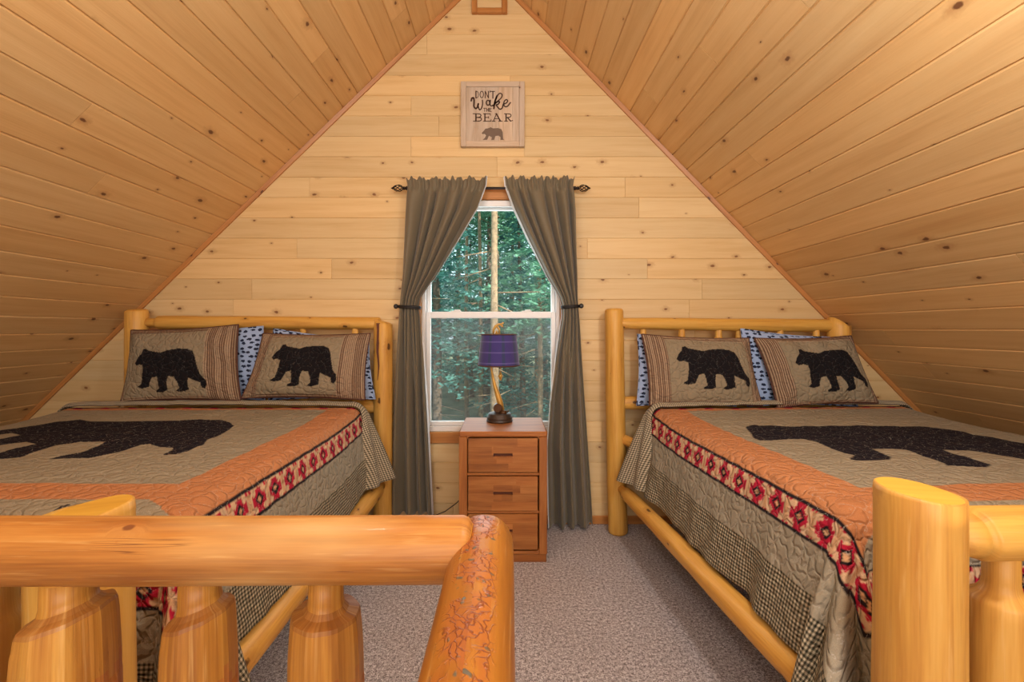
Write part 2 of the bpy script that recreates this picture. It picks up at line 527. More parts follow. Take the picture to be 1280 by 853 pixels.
class MB:
    def __init__(self):
        self.v, self.f, self.uv, self.tint, self.mi, self.gal, self.sm = [], [], [], [], [], [], []
        self.tone = (1, 1, 1, 1)
        self.cur = 0
        self.smooth = True

    def face(self, idx, uvs=None, gal=None):
        self.f.append(idx)
        self.uv.extend(uvs if uvs else [(self.v[i][0], self.v[i][2]) for i in idx])
        self.tint.extend([self.tone] * len(idx))
        self.gal.extend(gal if gal else [0.0] * len(idx))
        self.mi.append(self.cur)
        self.sm.append(self.smooth)

    def quad(self, a, b, c, d, uvs=None):
        n = len(self.v)
        self.v += [tuple(a), tuple(b), tuple(c), tuple(d)]
        self.face((n, n + 1, n + 2, n + 3), uvs)

    def box(self, x0, x1, y0, y1, z0, z1, bev=0.0, grain='x', off=None):
        """rounded box; flat shading"""
        sm, self.smooth = self.smooth, False
        o = off if off is not None else random.random() * 20
        b = min(bev, (x1 - x0) / 2.01, (y1 - y0) / 2.01, (z1 - z0) / 2.01)
        c = [(x0, x1), (y0, y1), (z0, z1)]
        n = len(self.v)
        idx = {}
        for sx in (0, 1):
            for sy in (0, 1):
                for sz in (0, 1):
                    s = (sx, sy, sz)
                    for ax in range(3):
                        p = [0, 0, 0]
                        for q in range(3):
                            e = c[q][s[q]]
                            if q != ax:
                                e += b if s[q] == 0 else -b
                            p[q] = e
                        idx[(s, ax)] = len(self.v)
                        self.v.append(tuple(p))

        def uvs(ids):
            out = []
            for i in ids:
                p = self.v[i]
                if grain == 'x':
                    out.append((p[0] + o, p[2] + p[1] + o))
                elif grain == 'z':
                    out.append((p[2] + o, p[0] + p[1] + o))
                else:
                    out.append((p[1] + o, p[2] + p[0] + o))
            return out

        def add(ids):
            self.face(tuple(ids), uvs(ids))
        for ax in range(3):
            a1, a2 = (ax + 1) % 3, (ax + 2) % 3
            for s in (0, 1):
                ring = []
                for (p, q) in ((0, 0), (1, 0), (1, 1), (0, 1)):
                    t = [0, 0, 0]
                    t[ax], t[a1], t[a2] = s, p, q
                    ring.append(idx[(tuple(t), ax)])
                if s == 0:
                    ring.reverse()
                add(ring)
        if b > 0:
            for ax in range(3):
                a1, a2 = (ax + 1) % 3, (ax + 2) % 3
                for p in (0, 1):
                    for q in (0, 1):
                        t0, t1 = [0, 0, 0], [0, 0, 0]
                        t0[a1], t0[a2], t1[a1], t1[a2] = p, q, p, q
                        t0[ax], t1[ax] = 0, 1
                        r = [idx[(tuple(t0), a1)], idx[(tuple(t1), a1)], idx[(tuple(t1), a2)], idx[(tuple(t0), a2)]]
                        if (p + q) % 2 == 0:
                            r.reverse()
                        add(r)
            for s in [(i, j, k2) for i in (0, 1) for j in (0, 1) for k2 in (0, 1)]:
                r = [idx[(s, 0)], idx[(s, 1)], idx[(s, 2)]]
                if sum(s) % 2 == 0:
                    r.reverse()
                add(r)
        self.smooth = sm

    def tube(self, pts, rad, seg=12, cap=True, wob=0.0, seed=0.0, round_end=(0, 0), facets=None, gal=False,
             tilt0=(0, 0), tilt1=(0, 0), endmat=None, up=None):
        """tube through pts; rad number or list; log-like wobble; metres UV with u along the length"""
        pts = [Vector(p) for p in pts]
        n = len(pts)
        rads = [rad] * n if not hasattr(rad, '__len__') else list(rad)
        rings = []
        prev = None
        length = 0.0
        L = [0.0]
        for i in range(1, n):
            L.append(L[-1] + (pts[i] - pts[i - 1]).length)
        for i in range(n):
            t = (pts[min(i + 1, n - 1)] - pts[max(i - 1, 0)])
            t = t.normalized() if t.length > 1e-9 else Vector((0, 0, 1))
            if prev is None:
                ref = Vector(up) if up else (Vector((0, 0, 1)) if abs(t.z) < 0.9 else Vector((0, -1, 0)))
                a = (ref - t * ref.dot(t)).normalized()
            else:
                a = (prev - t * prev.dot(t)).normalized()
            prev = a
            b = t.cross(a)
            ring = []
            for k in range(seg):
                an = 2 * PI * k / seg
                r = rads[i]
                if wob:
                    r *= 1 + wob * mnoise.noise(Vector((math.cos(an) * 1.3 + seed, math.sin(an) * 1.3, L[i] * 3.0 + seed * 3)))
                p = pts[i] + a * (math.cos(an) * r) + b * (math.sin(an) * r)
                if i == 0 and (tilt0[0] or tilt0[1]):
                    q = p - pts[i]
                    p = p + t * (q.x * tilt0[0] + q.y * tilt0[1])
                if i >= n - 2 and (tilt1[0] or tilt1[1]):
                    q = p - pts[i]
                    p = p + t * (q.x * tilt1[0] + q.y * tilt1[1])
                ring.append(len(self.v))
                self.v.append(tuple(p))
            rings.append(ring)
        rm = max(rads)
        off = seed * 1.7
        for i in range(n - 1):
            for k in range(seg):
                k2 = (k + 1) % seg
                u0, u1 = L[i] + off, L[i + 1] + off
                w0, w1 = 2 * PI * rm * k / seg + off, 2 * PI * rm * (k + 1) / seg + off
                g = None
                if gal:
                    def gv(kk):
                        c = math.cos(2 * PI * (kk / seg) - 0.05)
                        return max(0.0, min(1.0, (c - 0.80) / 0.10))
                    g = [gv(k), gv(k + 1), gv(k + 1), gv(k)]
                self.face((rings[i][k], rings[i][k2], rings[i + 1][k2], rings[i + 1][k]),
                          [(u0, w0), (u0, w1), (u1, w1), (u1, w0)], g)
        if cap:
            cm = self.cur
            if endmat is not None:
                self.cur = endmat
            sm, self.smooth = self.smooth, False
            for ring in (list(reversed(rings[0])), rings[-1]):
                self.face(tuple(ring), [(self.v[i][0] + off, (self.v[i][1] + self.v[i][2]) * 0.3) for i in ring])
            self.smooth = sm
            self.cur = cm
        return rings

    def lathe(self, prof, centre, seg=24, cap=True, uvn=False):
        cx, cy, cz = centre
        rings = []
        for (r, z) in prof:
            ring = []
            for k in range(seg):
                a = 2 * PI * k / seg
                ring.append(len(self.v))
                self.v.append((cx + r * math.cos(a), cy + r * math.sin(a), cz + z))
            rings.append(ring)
        for i in range(len(prof) - 1):
            for k in range(seg):
                k2 = (k + 1) % seg
                uu = [(k / seg, i / (len(prof) - 1)), ((k + 1) / seg, i / (len(prof) - 1)),
                      ((k + 1) / seg, (i + 1) / (len(prof) - 1)), (k / seg, (i + 1) / (len(prof) - 1))]
                self.face((rings[i][k], rings[i][k2], rings[i + 1][k2], rings[i + 1][k]), uu)
        if cap:
            self.face(tuple(reversed(rings[0])))
            self.face(tuple(rings[-1]))

    def build(self, name, mats, parent=None, bevel=None):
        if not isinstance(mats, (list, tuple)):
            mats = [mats]
        me = bpy.data.meshes.new(name)
        me.from_pydata([tuple(v) for v in self.v], [], self.f)
        for m in mats:
            me.materials.append(m)
        uvl = me.uv_layers.new(name='UVMap')
        uvl.data.foreach_set('uv', np.array([c for p in self.uv for c in p[:2]], dtype=np.float32))
        ca = me.color_attributes.new('tint', 'FLOAT_COLOR', 'CORNER')
        ca.data.foreach_set('color', np.array(self.tint, dtype=np.float32).ravel())
        if any(self.gal):
            ga = me.color_attributes.new('gal', 'FLOAT_COLOR', 'CORNER')
            g = np.array(self.gal, dtype=np.float32)
            ga.data.foreach_set('color', np.stack([g, g, g, np.ones_like(g)], 1).ravel())
        me.polygons.foreach_set('material_index', np.array(self.mi, dtype=np.int32))
        me.polygons.foreach_set('use_smooth', np.array(self.sm, dtype=bool))
        me.update()
        o = bpy.data.objects.new(name, me)
        COL.objects.link(o)
        if parent is not None:
            o.parent = parent
            o.matrix_parent_inverse = Matrix.Translation(parent.location).inverted()
        return o


def empty(name, loc=(0, 0, 0)):
    o = bpy.data.objects.new(name, None)
    COL.objects.link(o)
    o.location = loc
    o.empty_display_size = 0.1
    return o


def tag(o, label=None, cat=None, group=None, kind=None):
    if label:
        o['label'] = label
    if cat:
        o['category'] = cat
    if group:
        o['group'] = group
    if kind:
        o['kind'] = kind
    return o


def tone(lo=0.9, hi=1.06, hue=0.03):
    v = random.uniform(lo, hi)
    h = random.uniform(-hue, hue)
    return (v * (1 + h), v, v * (1 - 1.5 * h), 1)


def grid_mesh(name, X, uvs, col, msk, mat, parent=None, closed=False):
    """X: (n,m,3) array; per vertex colours"""
    n, m = X.shape[:2]
    me = bpy.data.meshes.new(name)
    idx = np.arange(n * m).reshape(n, m)
    q = np.stack([idx[:-1, :-1], idx[1:, :-1], idx[1:, 1:], idx[:-1, 1:]], -1).reshape(-1, 4)
    nf = len(q)
    me.vertices.add(n * m)
    me.vertices.foreach_set('co', X.reshape(-1).astype(np.float32))
    me.loops.add(nf * 4)
    me.loops.foreach_set('vertex_index', q.ravel().astype(np.int32))
    me.polygons.add(nf)
    me.polygons.foreach_set('loop_start', np.arange(0, nf * 4, 4, dtype=np.int32))
    try:
        me.polygons.foreach_set('loop_total', np.full(nf, 4, dtype=np.int32))
    except Exception:
        pass
    me.update(calc_edges=True)
    me.materials.append(mat)
    uvl = me.uv_layers.new(name='UVMap')
    uvl.data.foreach_set('uv', uvs.reshape(-1, 2)[q.ravel()].astype(np.float32).ravel())
    for nm, dat in (('col', col), ('msk', msk)):
        if dat is not None:
            ca = me.color_attributes.new(nm, 'FLOAT_COLOR', 'POINT')
            d = dat.reshape(-1, 3)
            ca.data.foreach_set('color', np.concatenate([d, np.ones((len(d), 1))], 1).astype(np.float32).ravel())
    me.polygons.foreach_set('use_smooth', np.ones(nf, dtype=bool))
    me.update()
    o = bpy.data.objects.new(name, me)
    COL.objects.link(o)
    if parent is not None:
        o.parent = parent
        o.matrix_parent_inverse = Matrix.Translation(parent.location).inverted()
    return o


def in_poly(x, y, poly):
    ins = np.zeros(x.shape, dtype=bool)
    n = len(poly)
    j = n - 1
    for i in range(n):
        xi, yi = poly[i]
        xj, yj = poly[j]
        if yi != yj:
            c = ((yi > y) != (yj > y)) & (x < (xj - xi) * (y - yi) / (yj - yi) + xi)
            ins ^= c
        j = i
    return ins


# ------------------------------------------------------------------ the room
WALL_Y = 3.0
APX, APZ = -0.123, 3.72
SL, SR = 0.972, 1.03          # roof slopes left and right
REAR_Y = -2.2


def roof_x(z, side):
    return APX - (APZ - z) / SL if side < 0 else APX + (APZ - z) / SR


def add_board(mb, fn, u0, u1, v0, v1, g=0.004, dep=0.005, nrm_flip=False):
    """one board with eased edges; fn(u, v, h) places it"""
    ou, ov = random.random() * 50, random.random() * 50
    mb.tone = tone(0.88, 1.06, 0.035)
    ge = 0.0012
    A = [(u0, v0), (u1, v0), (u1, v1), (u0, v1)]
    B = [(u0 + ge, v0 + g), (u1 - ge, v0 + g), (u1 - ge, v1 - g), (u0 + ge, v1 - g)]
    n = len(mb.v)
    for (u, v) in A:
        mb.v.append(tuple(fn(u, v, -dep)))
    for (u, v) in B:
        mb.v.append(tuple(fn(u, v, 0)))
    uv = [(u + ou, v + ov) for (u, v) in A + B]

    def f(ids):
        if nrm_flip:
            ids = list(reversed(ids))
        mb.face(tuple(n + i for i in ids), [uv[i] for i in ids])
    f([4, 5, 6, 7])
    for i in range(4):
        j = (i + 1) % 4
        f([i, j, 4 + j, 4 + i])


def rect_minus(r, h):
    """rectangle r minus hole h"""
    u0, u1, v0, v1 = r
    a0, a1, b0, b1 = h
    if u1 <= a0 or u0 >= a1 or v1 <= b0 or v0 >= b1:
        return [r]
    out = []
    if u0 < a0:
        out.append((u0, a0, v0, v1))
    if u1 > a1:
        out.append((a1, u1, v0, v1))
    m0, m1 = max(u0, a0), min(u1, a1)
    if v0 < b0:
        out.append((m0, m1, v0, b0))
    if v1 > b1:
        out.append((m0, m1, b1, v1))
    return out


WX0, WX1, WZ0, WZ1 = -0.572, 0.352, 0.615, 2.165       # window opening
random.seed(21)
mb = MB()
mb.smooth = False
BW = 0.1365
z = 0.0
while z < APZ:
    z1 = min(z + BW, APZ)
    xl, xr = roof_x(z, -1) - 0.01, roof_x(z, 1) + 0.01
    x = xl - random.random() * 1.2
    while x < xr:
        ln = random.uniform(0.7, 2.3)
        r = (max(x, xl), min(x + ln, xr), z, z1)
        if r[1] - r[0] > 0.01:
            for q in rect_minus(r, (WX0, WX1, WZ0, WZ1)):
                if q[1] - q[0] > 0.01 and q[3] - q[2] > 0.012:
                    add_board(mb, lambda u, v, h: (u, WALL_Y - h, v), *q, g=0.0028, dep=0.004)
        x += ln
    z = z1
# the plain outer skin behind the boards
for q in ((-4.3, WX0, -0.3, 4.0), (WX1, 3.9, -0.3, 4.0), (WX0, WX1, -0.3, WZ0), (WX0, WX1, WZ1, 4.0)):
    mb.tone = (0.5, 0.5, 0.5, 1)
    mb.quad((q[0], WALL_Y + 0.10, q[2]), (q[1], WALL_Y + 0.10, q[2]), (q[1], WALL_Y + 0.10, q[3]), (q[0], WALL_Y + 0.10, q[3]))
tag(mb.build('wall_back', M['wall_pine']), kind='structure')

random.seed(5)
for side, s in (('left', -1), ('right', 1)):
    mb = MB()
    mb.smooth = False
    sl = SL if s < 0 else SR
    ln = math.hypot(1, sl)
    dx, dz = s / ln, -sl / ln               # down the slope
    nx, nz = -s * sl / ln, -1 / ln          # into the room
    total = APZ / (sl / ln)
    v = 0.0
    while v < total:
        v1 = min(v + 0.135, total)
        y = REAR_Y - random.random() * 2.0
        while y < WALL_Y:
            lb = random.choice([2.4, 3.0, 3.6, 4.2])
            a, b = max(y, REAR_Y), min(y + lb, WALL_Y)
            if b - a > 0.02:
                add_board(mb, lambda u, vv, h: (APX + dx * vv + nx * h, u, APZ + dz * vv + nz * h), a, b, v, v1,
                          g=0.0055, dep=0.007, nrm_flip=(s > 0))
            y += lb
        v = v1
    mb.tone = (0.5, 0.5, 0.5, 1)
    c = [(APX + dx * vv - nx * 0.02, yy, APZ + dz * vv - nz * 0.02) for (vv, yy) in ((-0.10, REAR_Y - 0.1), (total, REAR_Y - 0.1), (total, WALL_Y + 0.3), (-0.10, WALL_Y + 0.3))]
    mb.quad(*c)
    tag(mb.build('ceiling_' + side, M['ceiling_pine']), kind='structure')
    # reddish corner moulding where roof meets gable
    mb = MB()
    mb.smooth = False
    w, t = 0.024, 0.020
    c = []
    for (vv, h) in ((0, 0.0), (total - 0.02, 0.0)):
        for (hh, yy) in ((0.001, WALL_Y - 0.0005), (0.001, WALL_Y - t), (w, WALL_Y - t * 0.55), (w, WALL_Y - 0.0005)):
            c.append((APX + dx * vv + nx * hh, yy, APZ + dz * vv + nz * hh))
    n = len(mb.v)
    mb.v += c
    for i in range(4):
        j = (i + 1) % 4
        ids = (n + i, n + j, n + 4 + j, n + 4 + i)
        mb.face(ids, [(0, i * .03), (0, (i + 1) * .03), (total, (i + 1) * .03), (total, i * .03)])
    mb.face((n, n + 1, n + 2, n + 3))
    mb.face((n + 4, n + 5, n + 6, n + 7))
    tag(mb.build('trim_%d' % (1 if s < 0 else 2), M['trim_wood']), kind='structure')

mb = MB()
mb.smooth = False
mb.box(roof_x(0, -1), roof_x(0, 1), REAR_Y, WALL_Y + 0.1, -0.12, 0.0)
tag(mb.build('floor', M['carpet']), kind='structure')

mb = MB()
mb.smooth = False
z = 0.0
while z < APZ:
    z1 = min(z + BW, APZ)
    add_board(mb, lambda u, v, h: (u, REAR_Y + h, v), roof_x(z, -1), roof_x(z, 1), z, z1)
    z = z1
tag(mb.build('wall_rear', M['wall_pine']), kind='structure')

mb = MB()
for (a, b) in ((roof_x(0.06, -1) + 0.05, roof_x(0.06, 1) - 0.05),):
    mb.box(a, b, WALL_Y - 0.016, WALL_Y - 0.0005, 0.0, 0.055, 0.004)
tag(mb.build('baseboard_back', M['trim_wood']), kind='structure')

# small framed wood panel at the peak
hx0, hx1, hz0 = (590 - VPX) / 186.67, (634 - VPX) / 186.67, CAM_H + (412 - 19) / 186.67
e = empty('gable_hatch', ((hx0 + hx1) / 2, WALL_Y - 0.01, hz0))
mb = MB()
for (a, b, c, d) in ((hx0, hx0 + 0.035, hz0, hz0 + 0.17), (hx1 - 0.035, hx1, hz0, hz0 + 0.17)):
    mb.box(a, b, WALL_Y - 0.03, WALL_Y, c, d, 0.003, grain='z')
mb.box(hx0 + 0.035, hx1 - 0.035, WALL_Y - 0.03, WALL_Y, hz0, hz0 + 0.032, 0.003)
mb.build('hatch_frame', M['trim_wood'], e)
mb = MB()
mb.box(hx0 + 0.035, hx1 - 0.035, WALL_Y - 0.012, WALL_Y, hz0 + 0.032, hz0 + 0.17, 0.002)
mb.build('hatch_panel', M['wall_pine'], e)
tag(e, 'small pale wooden hatch with reddish frame high at the gable peak', 'hatch')

# ------------------------------------------------------------------ window
win = empty('window_1', ((WX0 + WX1) / 2, WALL_Y, WZ0))
tag(win, kind='structure')


def frame_rect(mb, x0, x1, z0, z1, w, y0, y1, bev=0.004, wb=None, wt=None):
    wb = w if wb is None else wb
    wt = w if wt is None else wt
    mb.box(x0, x0 + w, y0, y1, z0, z1, bev, 'z')
    mb.box(x1 - w, x1, y0, y1, z0, z1, bev, 'z')
    mb.box(x0 + w, x1 - w, y0, y1, z0, z0 + wb, bev)
    mb.box(x0 + w, x1 - w, y0, y1, z1 - wt, z1, bev)


mb = MB()
frame_rect(mb, WX0, WX1, WZ0, WZ1, 0.024, WALL_Y + 0.004, WALL_Y + 0.10, 0.003, wb=0.035, wt=0.03)
mb.build('window_frame', M['white_vinyl'], win)
mz = CAM_H + (412 - 394) * 3.03 / FPX
mb = MB()
frame_rect(mb, WX0 + 0.026, WX1 - 0.026, WZ0 + 0.036, mz + 0.022, 0.030, WALL_Y + 0.012, WALL_Y + 0.045, 0.004, wb=0.030, wt=0.044)
sash = mb.build('lower_sash', M['white_vinyl'], win)
mb = MB()
frame_rect(mb, WX0 + 0.026, WX1 - 0.026, mz - 0.01, WZ1 - 0.031, 0.026, WALL_Y + 0.052, WALL_Y + 0.085, 0.004, wb=0.03, wt=0.02)
mb.build('upper_sash', M['white_vinyl'], win)
for nm, za, zb, yy in (('lower_pane', WZ0 + 0.06, mz - 0.02, 0.028), ('upper_pane', mz + 0.01, WZ1 - 0.045, 0.068)):
    mb = MB()
    mb.smooth = False
    mb.quad((WX0 + 0.045, WALL_Y + yy, za), (WX1 - 0.045, WALL_Y + yy, za), (WX1 - 0.045, WALL_Y + yy, zb), (WX0 + 0.045, WALL_Y + yy, zb))
    mb.build(nm, M['glass'], win)
mb = MB()
mb.smooth = False
mb.quad((WX0 + 0.025, WALL_Y + 0.094, WZ0 + 0.036), (WX1 - 0.025, WALL_Y + 0.094, WZ0 + 0.036),
        (WX1 - 0.025, WALL_Y + 0.094, mz), (WX0 + 0.025, WALL_Y + 0.094, mz))
mb.build('insect_screen', M['screen'], win)
for px in (570, 658):
    c = P(px, 389, 3.03)
    mb = MB()
    mb.box(c.x - 0.035, c.x + 0.035, WALL_Y + 0.014, WALL_Y + 0.044, mz + 0.022, mz + 0.028, 0.002)
    mb.box(c.x - 0.012, c.x + 0.030, WALL_Y + 0.018, WALL_Y + 0.036, mz + 0.028, mz + 0.036, 0.003)
    mb.build('sash_lock', M['white_vinyl'], win)
mb = MB()
cw = 0.075
mb.box(WX0 - cw, WX0 - 0.001, WALL_Y - 0.018, WALL_Y - 0.0005, WZ0 - cw, WZ1 + cw, 0.003, 'z')
mb.box(WX1 + 0.001, WX1 + cw, WALL_Y - 0.018, WALL_Y - 0.0005, WZ0 - cw, WZ1 + cw, 0.003, 'z')
mb.box(WX0, WX1, WALL_Y - 0.018, WALL_Y - 0.0005, WZ1, WZ1 + cw, 0.003)
mb.box(WX0, WX1, WALL_Y - 0.018, WALL_Y - 0.0005, WZ0 - cw, WZ0 - 0.001, 0.003)
mb.build('window_casing', M['trim_wood'], win)
# rolled-up blind head under the top casing
mb = MB()
mb.box(WX0 + 0.03, WX1 - 0.03, WALL_Y - 0.012, WALL_Y + 0.010, WZ1 - 0.045, WZ1 - 0.004, 0.004)
mb.build('blind_rail', M['white_vinyl'], win)

# ------------------------------------------------------------------ logs


def log(name, p0, p1, r0, r1=None, parent=None, mat='log', n=14, seg=28, wob=0.06, seed=None, shade=1.0, tenon0=None, tenon1=None,
        tilt0=(0, 0), tilt1=(0, 0), gal=False, bow=0.0, round_end=0.25, endmat='cut_wood'):
    """a peeled log; tenonX = (length, radius) narrows that end"""
    p0, p1 = Vector(p0), Vector(p1)
    r1 = r0 if r1 is None else r1
    seed = random.random() * 40 if seed is None else seed
    L = (p1 - p0).length
    d = (p1 - p0) / L
    side = d.cross(Vector((0.3, 0.2, 1))).normalized()
    ts = [(0.0, r0, 0)]
    st = []

    def R(t):
        return r0 + (r1 - r0) * t / L
    if tenon0:
        tl, tr = tenon0
        st += [(0.0, tr), (tl * 0.72, tr), (tl * 0.84, tr * 1.08), (tl * 0.95, R(tl) * 0.72), (tl * 1.02, R(tl) * 0.93), (tl * 1.10, R(tl))]
        a = tl * 1.10
    else:
        e = r0 * round_end
        st += [(0.0, R(0) - e), (e * 0.5, R(0) - e * 0.25), (e * 1.2, R(0))]
        a = e * 1.2
    if tenon1:
        tl, tr = tenon1
        en = [(L - tl * 1.10, R(L - tl)), (L - tl * 1.02, R(L - tl) * 0.93), (L - tl * 0.95, R(L - tl) * 0.72), (L - tl * 0.84, tr * 1.08),
              (L - tl * 0.72, tr), (L, tr)]
        b = L - tl * 1.10
    else:
        e = r1 * round_end
        en = [(L - e * 1.2, R(L)), (L - e * 0.5, R(L) - e * 0.25), (L, R(L) - e)]
        b = L - e * 1.2
    for i in range(1, n):
        t = a + (b - a) * i / n
        st.append((t, R(t)))
    st += en
    pts = [p0 + d * t + side * (bow * math.sin(PI * t / L)) for (t, r) in st]
    mb = MB()
    v = shade * random.uniform(0.96, 1.04)
    mb.tone = (v, v * random.uniform(0.97, 1.0), v * random.uniform(0.9, 1.0), 1)
    mb.tube(pts, [r for (t, r) in st], seg=seg, wob=wob, seed=seed, tilt0=tilt0, tilt1=tilt1, gal=gal, endmat=1)
    return mb.build(name, [M[mat], M[endmat]], parent)


# ------------------------------------------------------------------ loft railing in the foreground
random.seed(3)
rail = empty('log_railing', (-0.7, 0.70, 0))
tag(rail, 'amber peeled-log loft railing in the foreground with beetle-marked corner log', 'railing')
log('top_rail', (-2.45, 0.705, 0.948), (-0.055, 0.70, 0.957), 0.0515, 0.0495, rail, 'rail_log', n=30, seg=40, wob=0.05, seed=2.2)
log('corner_rail', (-0.04, 0.778, 0.938), (-0.045, -1.2, 0.932), 0.050, 0.050, rail, 'gallery_log', n=30, seg=48, wob=0.05, seed=5.1,
    gal=True, round_end=0.4)


def baluster(x, y, r, rt, parent, zt=0.915, sh=0.858, mat='rail_log', name='baluster', zb=0.0, seed=None, til=(0.0, 0.0)):
    """turned-down tenon on a hewn body: sawn shoulder, knife facets below it"""
    seed = random.random() * 30 if seed is None else seed
    mb = MB()
    seg = 36
    mb.tone = (1, 0.98, 0.95, 1)
    prof = [(zb, r * 1.04, 0), (zb + 0.12, r * 1.02, 0), ((zb + sh) * 0.5, r * 1.03, 0), (sh - 0.20, r * 1.03, 0), (sh - 0.115, r * 1.0, 0)]
    for k in range(7):
        t = k / 6
        prof.append((sh - 0.105 + 0.100 * t, r * (1.0 - 0.09 * t ** 2), 1))
    prof += [(sh + 0.001, r * 0.88, 2), (sh + 0.006, rt * 1.35, 2), (sh + 0.013, rt * 1.10, 2), (sh + 0.024, rt * 1.02, 3), (zt, rt, 3)]
    rings = []
    for (zz, rr, kind) in prof:
        ring = []
        for k in range(seg):
            a = 2 * PI * k / seg
            q = rr * (1 + 0.05 * mnoise.noise(Vector((math.cos(a) * 1.2 + seed, math.sin(a) * 1.2, zz * 3))))
            if kind in (1, 2):
                fa = (a + seed) % (2 * PI / 9) - PI / 9
                q *= 0.985 * math.cos(PI / 9) / math.cos(fa) + 0.03
            tl = (zz > sh - 0.03 and zz < sh + 0.03)
            dz = (math.cos(a) * til[0] + math.sin(a) * til[1]) * rr if tl else 0
            ring.append(len(mb.v))
            mb.v.append((x + q * math.cos(a), y + q * math.sin(a), zz + dz))
        rings.append(ring)
    for i in range(len(prof) - 1):
        kd = prof[i + 1][2]
        for k in range(seg):
            k2 = (k + 1) % seg
            a = 2 * PI * (k + .5) / seg
            # shaved wood is paler; its lower edge is scalloped
            fa = ((a + seed) % (2 * PI / 9)) / (2 * PI / 9)
            shaved = (kd == 1 and (prof[i + 1][0] > sh - 0.10 + 0.045 * abs(fa - 0.5) * 2 * (0.5 + 0.5 * math.sin(a * 2 + seed)))) or kd == 3
            if kd == 2:
                mb.tone = (0.84, 0.88, 0.98, 1)
            elif shaved:
                mb.tone = (1.10, 1.22, 1.0, 1)
            else:
                mb.tone = (1.05, 0.94, 0.92, 1)
            w0, w1 = 2 * PI * r * k / seg + seed, 2 * PI * r * (k + 1) / seg + seed
            mb.smooth = kd not in (1, 2)
            mb.face((rings[i][k], rings[i][k2], rings[i + 1][k2], rings[i + 1][k]),
                    [(prof[i][0] + seed, w0), (prof[i][0] + seed, w1), (prof[i + 1][0] + seed, w1), (prof[i + 1][0] + seed, w0)])
    mb.face(tuple(reversed(rings[0])))
    mb.face(tuple(rings[-1]))
    return mb.build(name, M[mat], parent)


for (x, r, rt, til) in ((-0.684, 0.065, 0.0335, (0.25, 0)), (-0.480, 0.052, 0.028, (0.28, 0)), (-0.283, 0.057, 0.0255, (-0.05, 0)),
                        (-0.93, 0.055, 0.03, (0, 0)), (-1.16, 0.055, 0.03, (0, 0)), (-1.39, 0.055, 0.03, (0, 0)), (-1.62, 0.055, 0.03, (0, 0)),
                        (-1.85, 0.055, 0.03, (0, 0)), (-2.08, 0.055, 0.03, (0, 0)), (-2.31, 0.055, 0.03, (0, 0))):
    baluster(x, 0.70, r, rt, rail, til=til, seed=11.3 + x * 7)
for y in (0.33, 0.08, -0.17, -0.42, -0.67, -0.92):
    baluster(-0.04, y, 0.045, 0.027, rail, zt=0.895)


# ------------------------------------------------------------------ beds


class Frame:
    def __init__(self, hx, hy, th):
        self.h = Vector((hx, hy, 0))
        self.R = Vector((math.cos(th), math.sin(th), 0))
        self.F = Vector((math.sin(th), -math.cos(th), 0))

    def w(self, lx, ly, z):
        return self.h + self.R * lx + self.F * ly + Vector((0, 0, z))


LB = Frame(-1.605, 2.88, math.radians(0.4))
RB = Frame(1.44, 2.88, math.radians(3.2))

# ---- left bed (wider)
random.seed(11)
lb = empty('log_bed', (-1.605, 1.9, 0))
tag(lb, 'wide golden log bed on the left, partly behind the railing', 'bed')
hl, hr = P(171, 387, 2.86), P(479, 402, 2.88)
log('head_post', (hl.x, 2.86, 0), (hl.x, 2.86, hl.z), 0.066, 0.062, lb, seed=3, shade=1.08, tilt1=(0.0, 0.1))
log('head_post', (-0.80, 2.88, 0), (hr.x, 2.88, hr.z), 0.060, 0.058, lb, seed=8, shade=1.0, tilt1=(-0.25, 0))
log('head_rail', (hl.x + 0.03, 2.87, 1.345), (hr.x - 0.02, 2.89, 1.338), 0.044, 0.040, lb, seed=5, wob=0.1, n=20, tenon0=(0.10, 0.028))
log('head_rail', (hl.x + 0.03, 2.90, 0.80), (hr.x - 0.02, 2.90, 0.80), 0.042, 0.042, lb, seed=6)
for px in (215, 265, 318, 380, 445):
    x = (px - VPX) * 2.90 / FPX
    log('spindle', (x, 2.90, 0.80), (x, 2.885, 1.34), 0.030, 0.028, lb, tenon1=(0.10, 0.019))
log('side_rail', (-0.800, 2.86, 0.315), (-0.805, 0.92, 0.315), 0.046, 0.052, lb, seed=12, wob=0.14, n=24, shade=1.08, tenon0=(0.12, 0.03))
log('side_rail', (-2.40, 2.86, 0.31), (-2.64, 0.92, 0.31), 0.046, 0.052, lb, seed=13)
log('foot_post', (-0.835, 0.885, 0), (-0.840, 0.885, 0.940), 0.083, 0.081, lb, seed=15, wob=0.05, tilt1=(0.15, 0.05), shade=1.0, round_end=0.07)
log('foot_post', (-2.66, 0.885, 0), (-2.66, 0.885, 0.94), 0.075, 0.075, lb, seed=16)
log('foot_rail', (-2.62, 0.885, 0.85), (-0.90, 0.885, 0.85), 0.050, 0.050, lb, seed=17)
log('foot_rail', (-2.62, 0.885, 0.30), (-0.90, 0.885, 0.30), 0.048, 0.048, lb, seed=18)
for x in (-1.0, -1.22, -1.44, -1.66, -1.88, -2.10, -2.32, -2.52):
    log('spindle', (x, 0.885, 0.30), (x, 0.885, 0.85), 0.046, 0.046, lb, tenon1=(0.11, 0.028), tenon0=(0.08, 0.028))

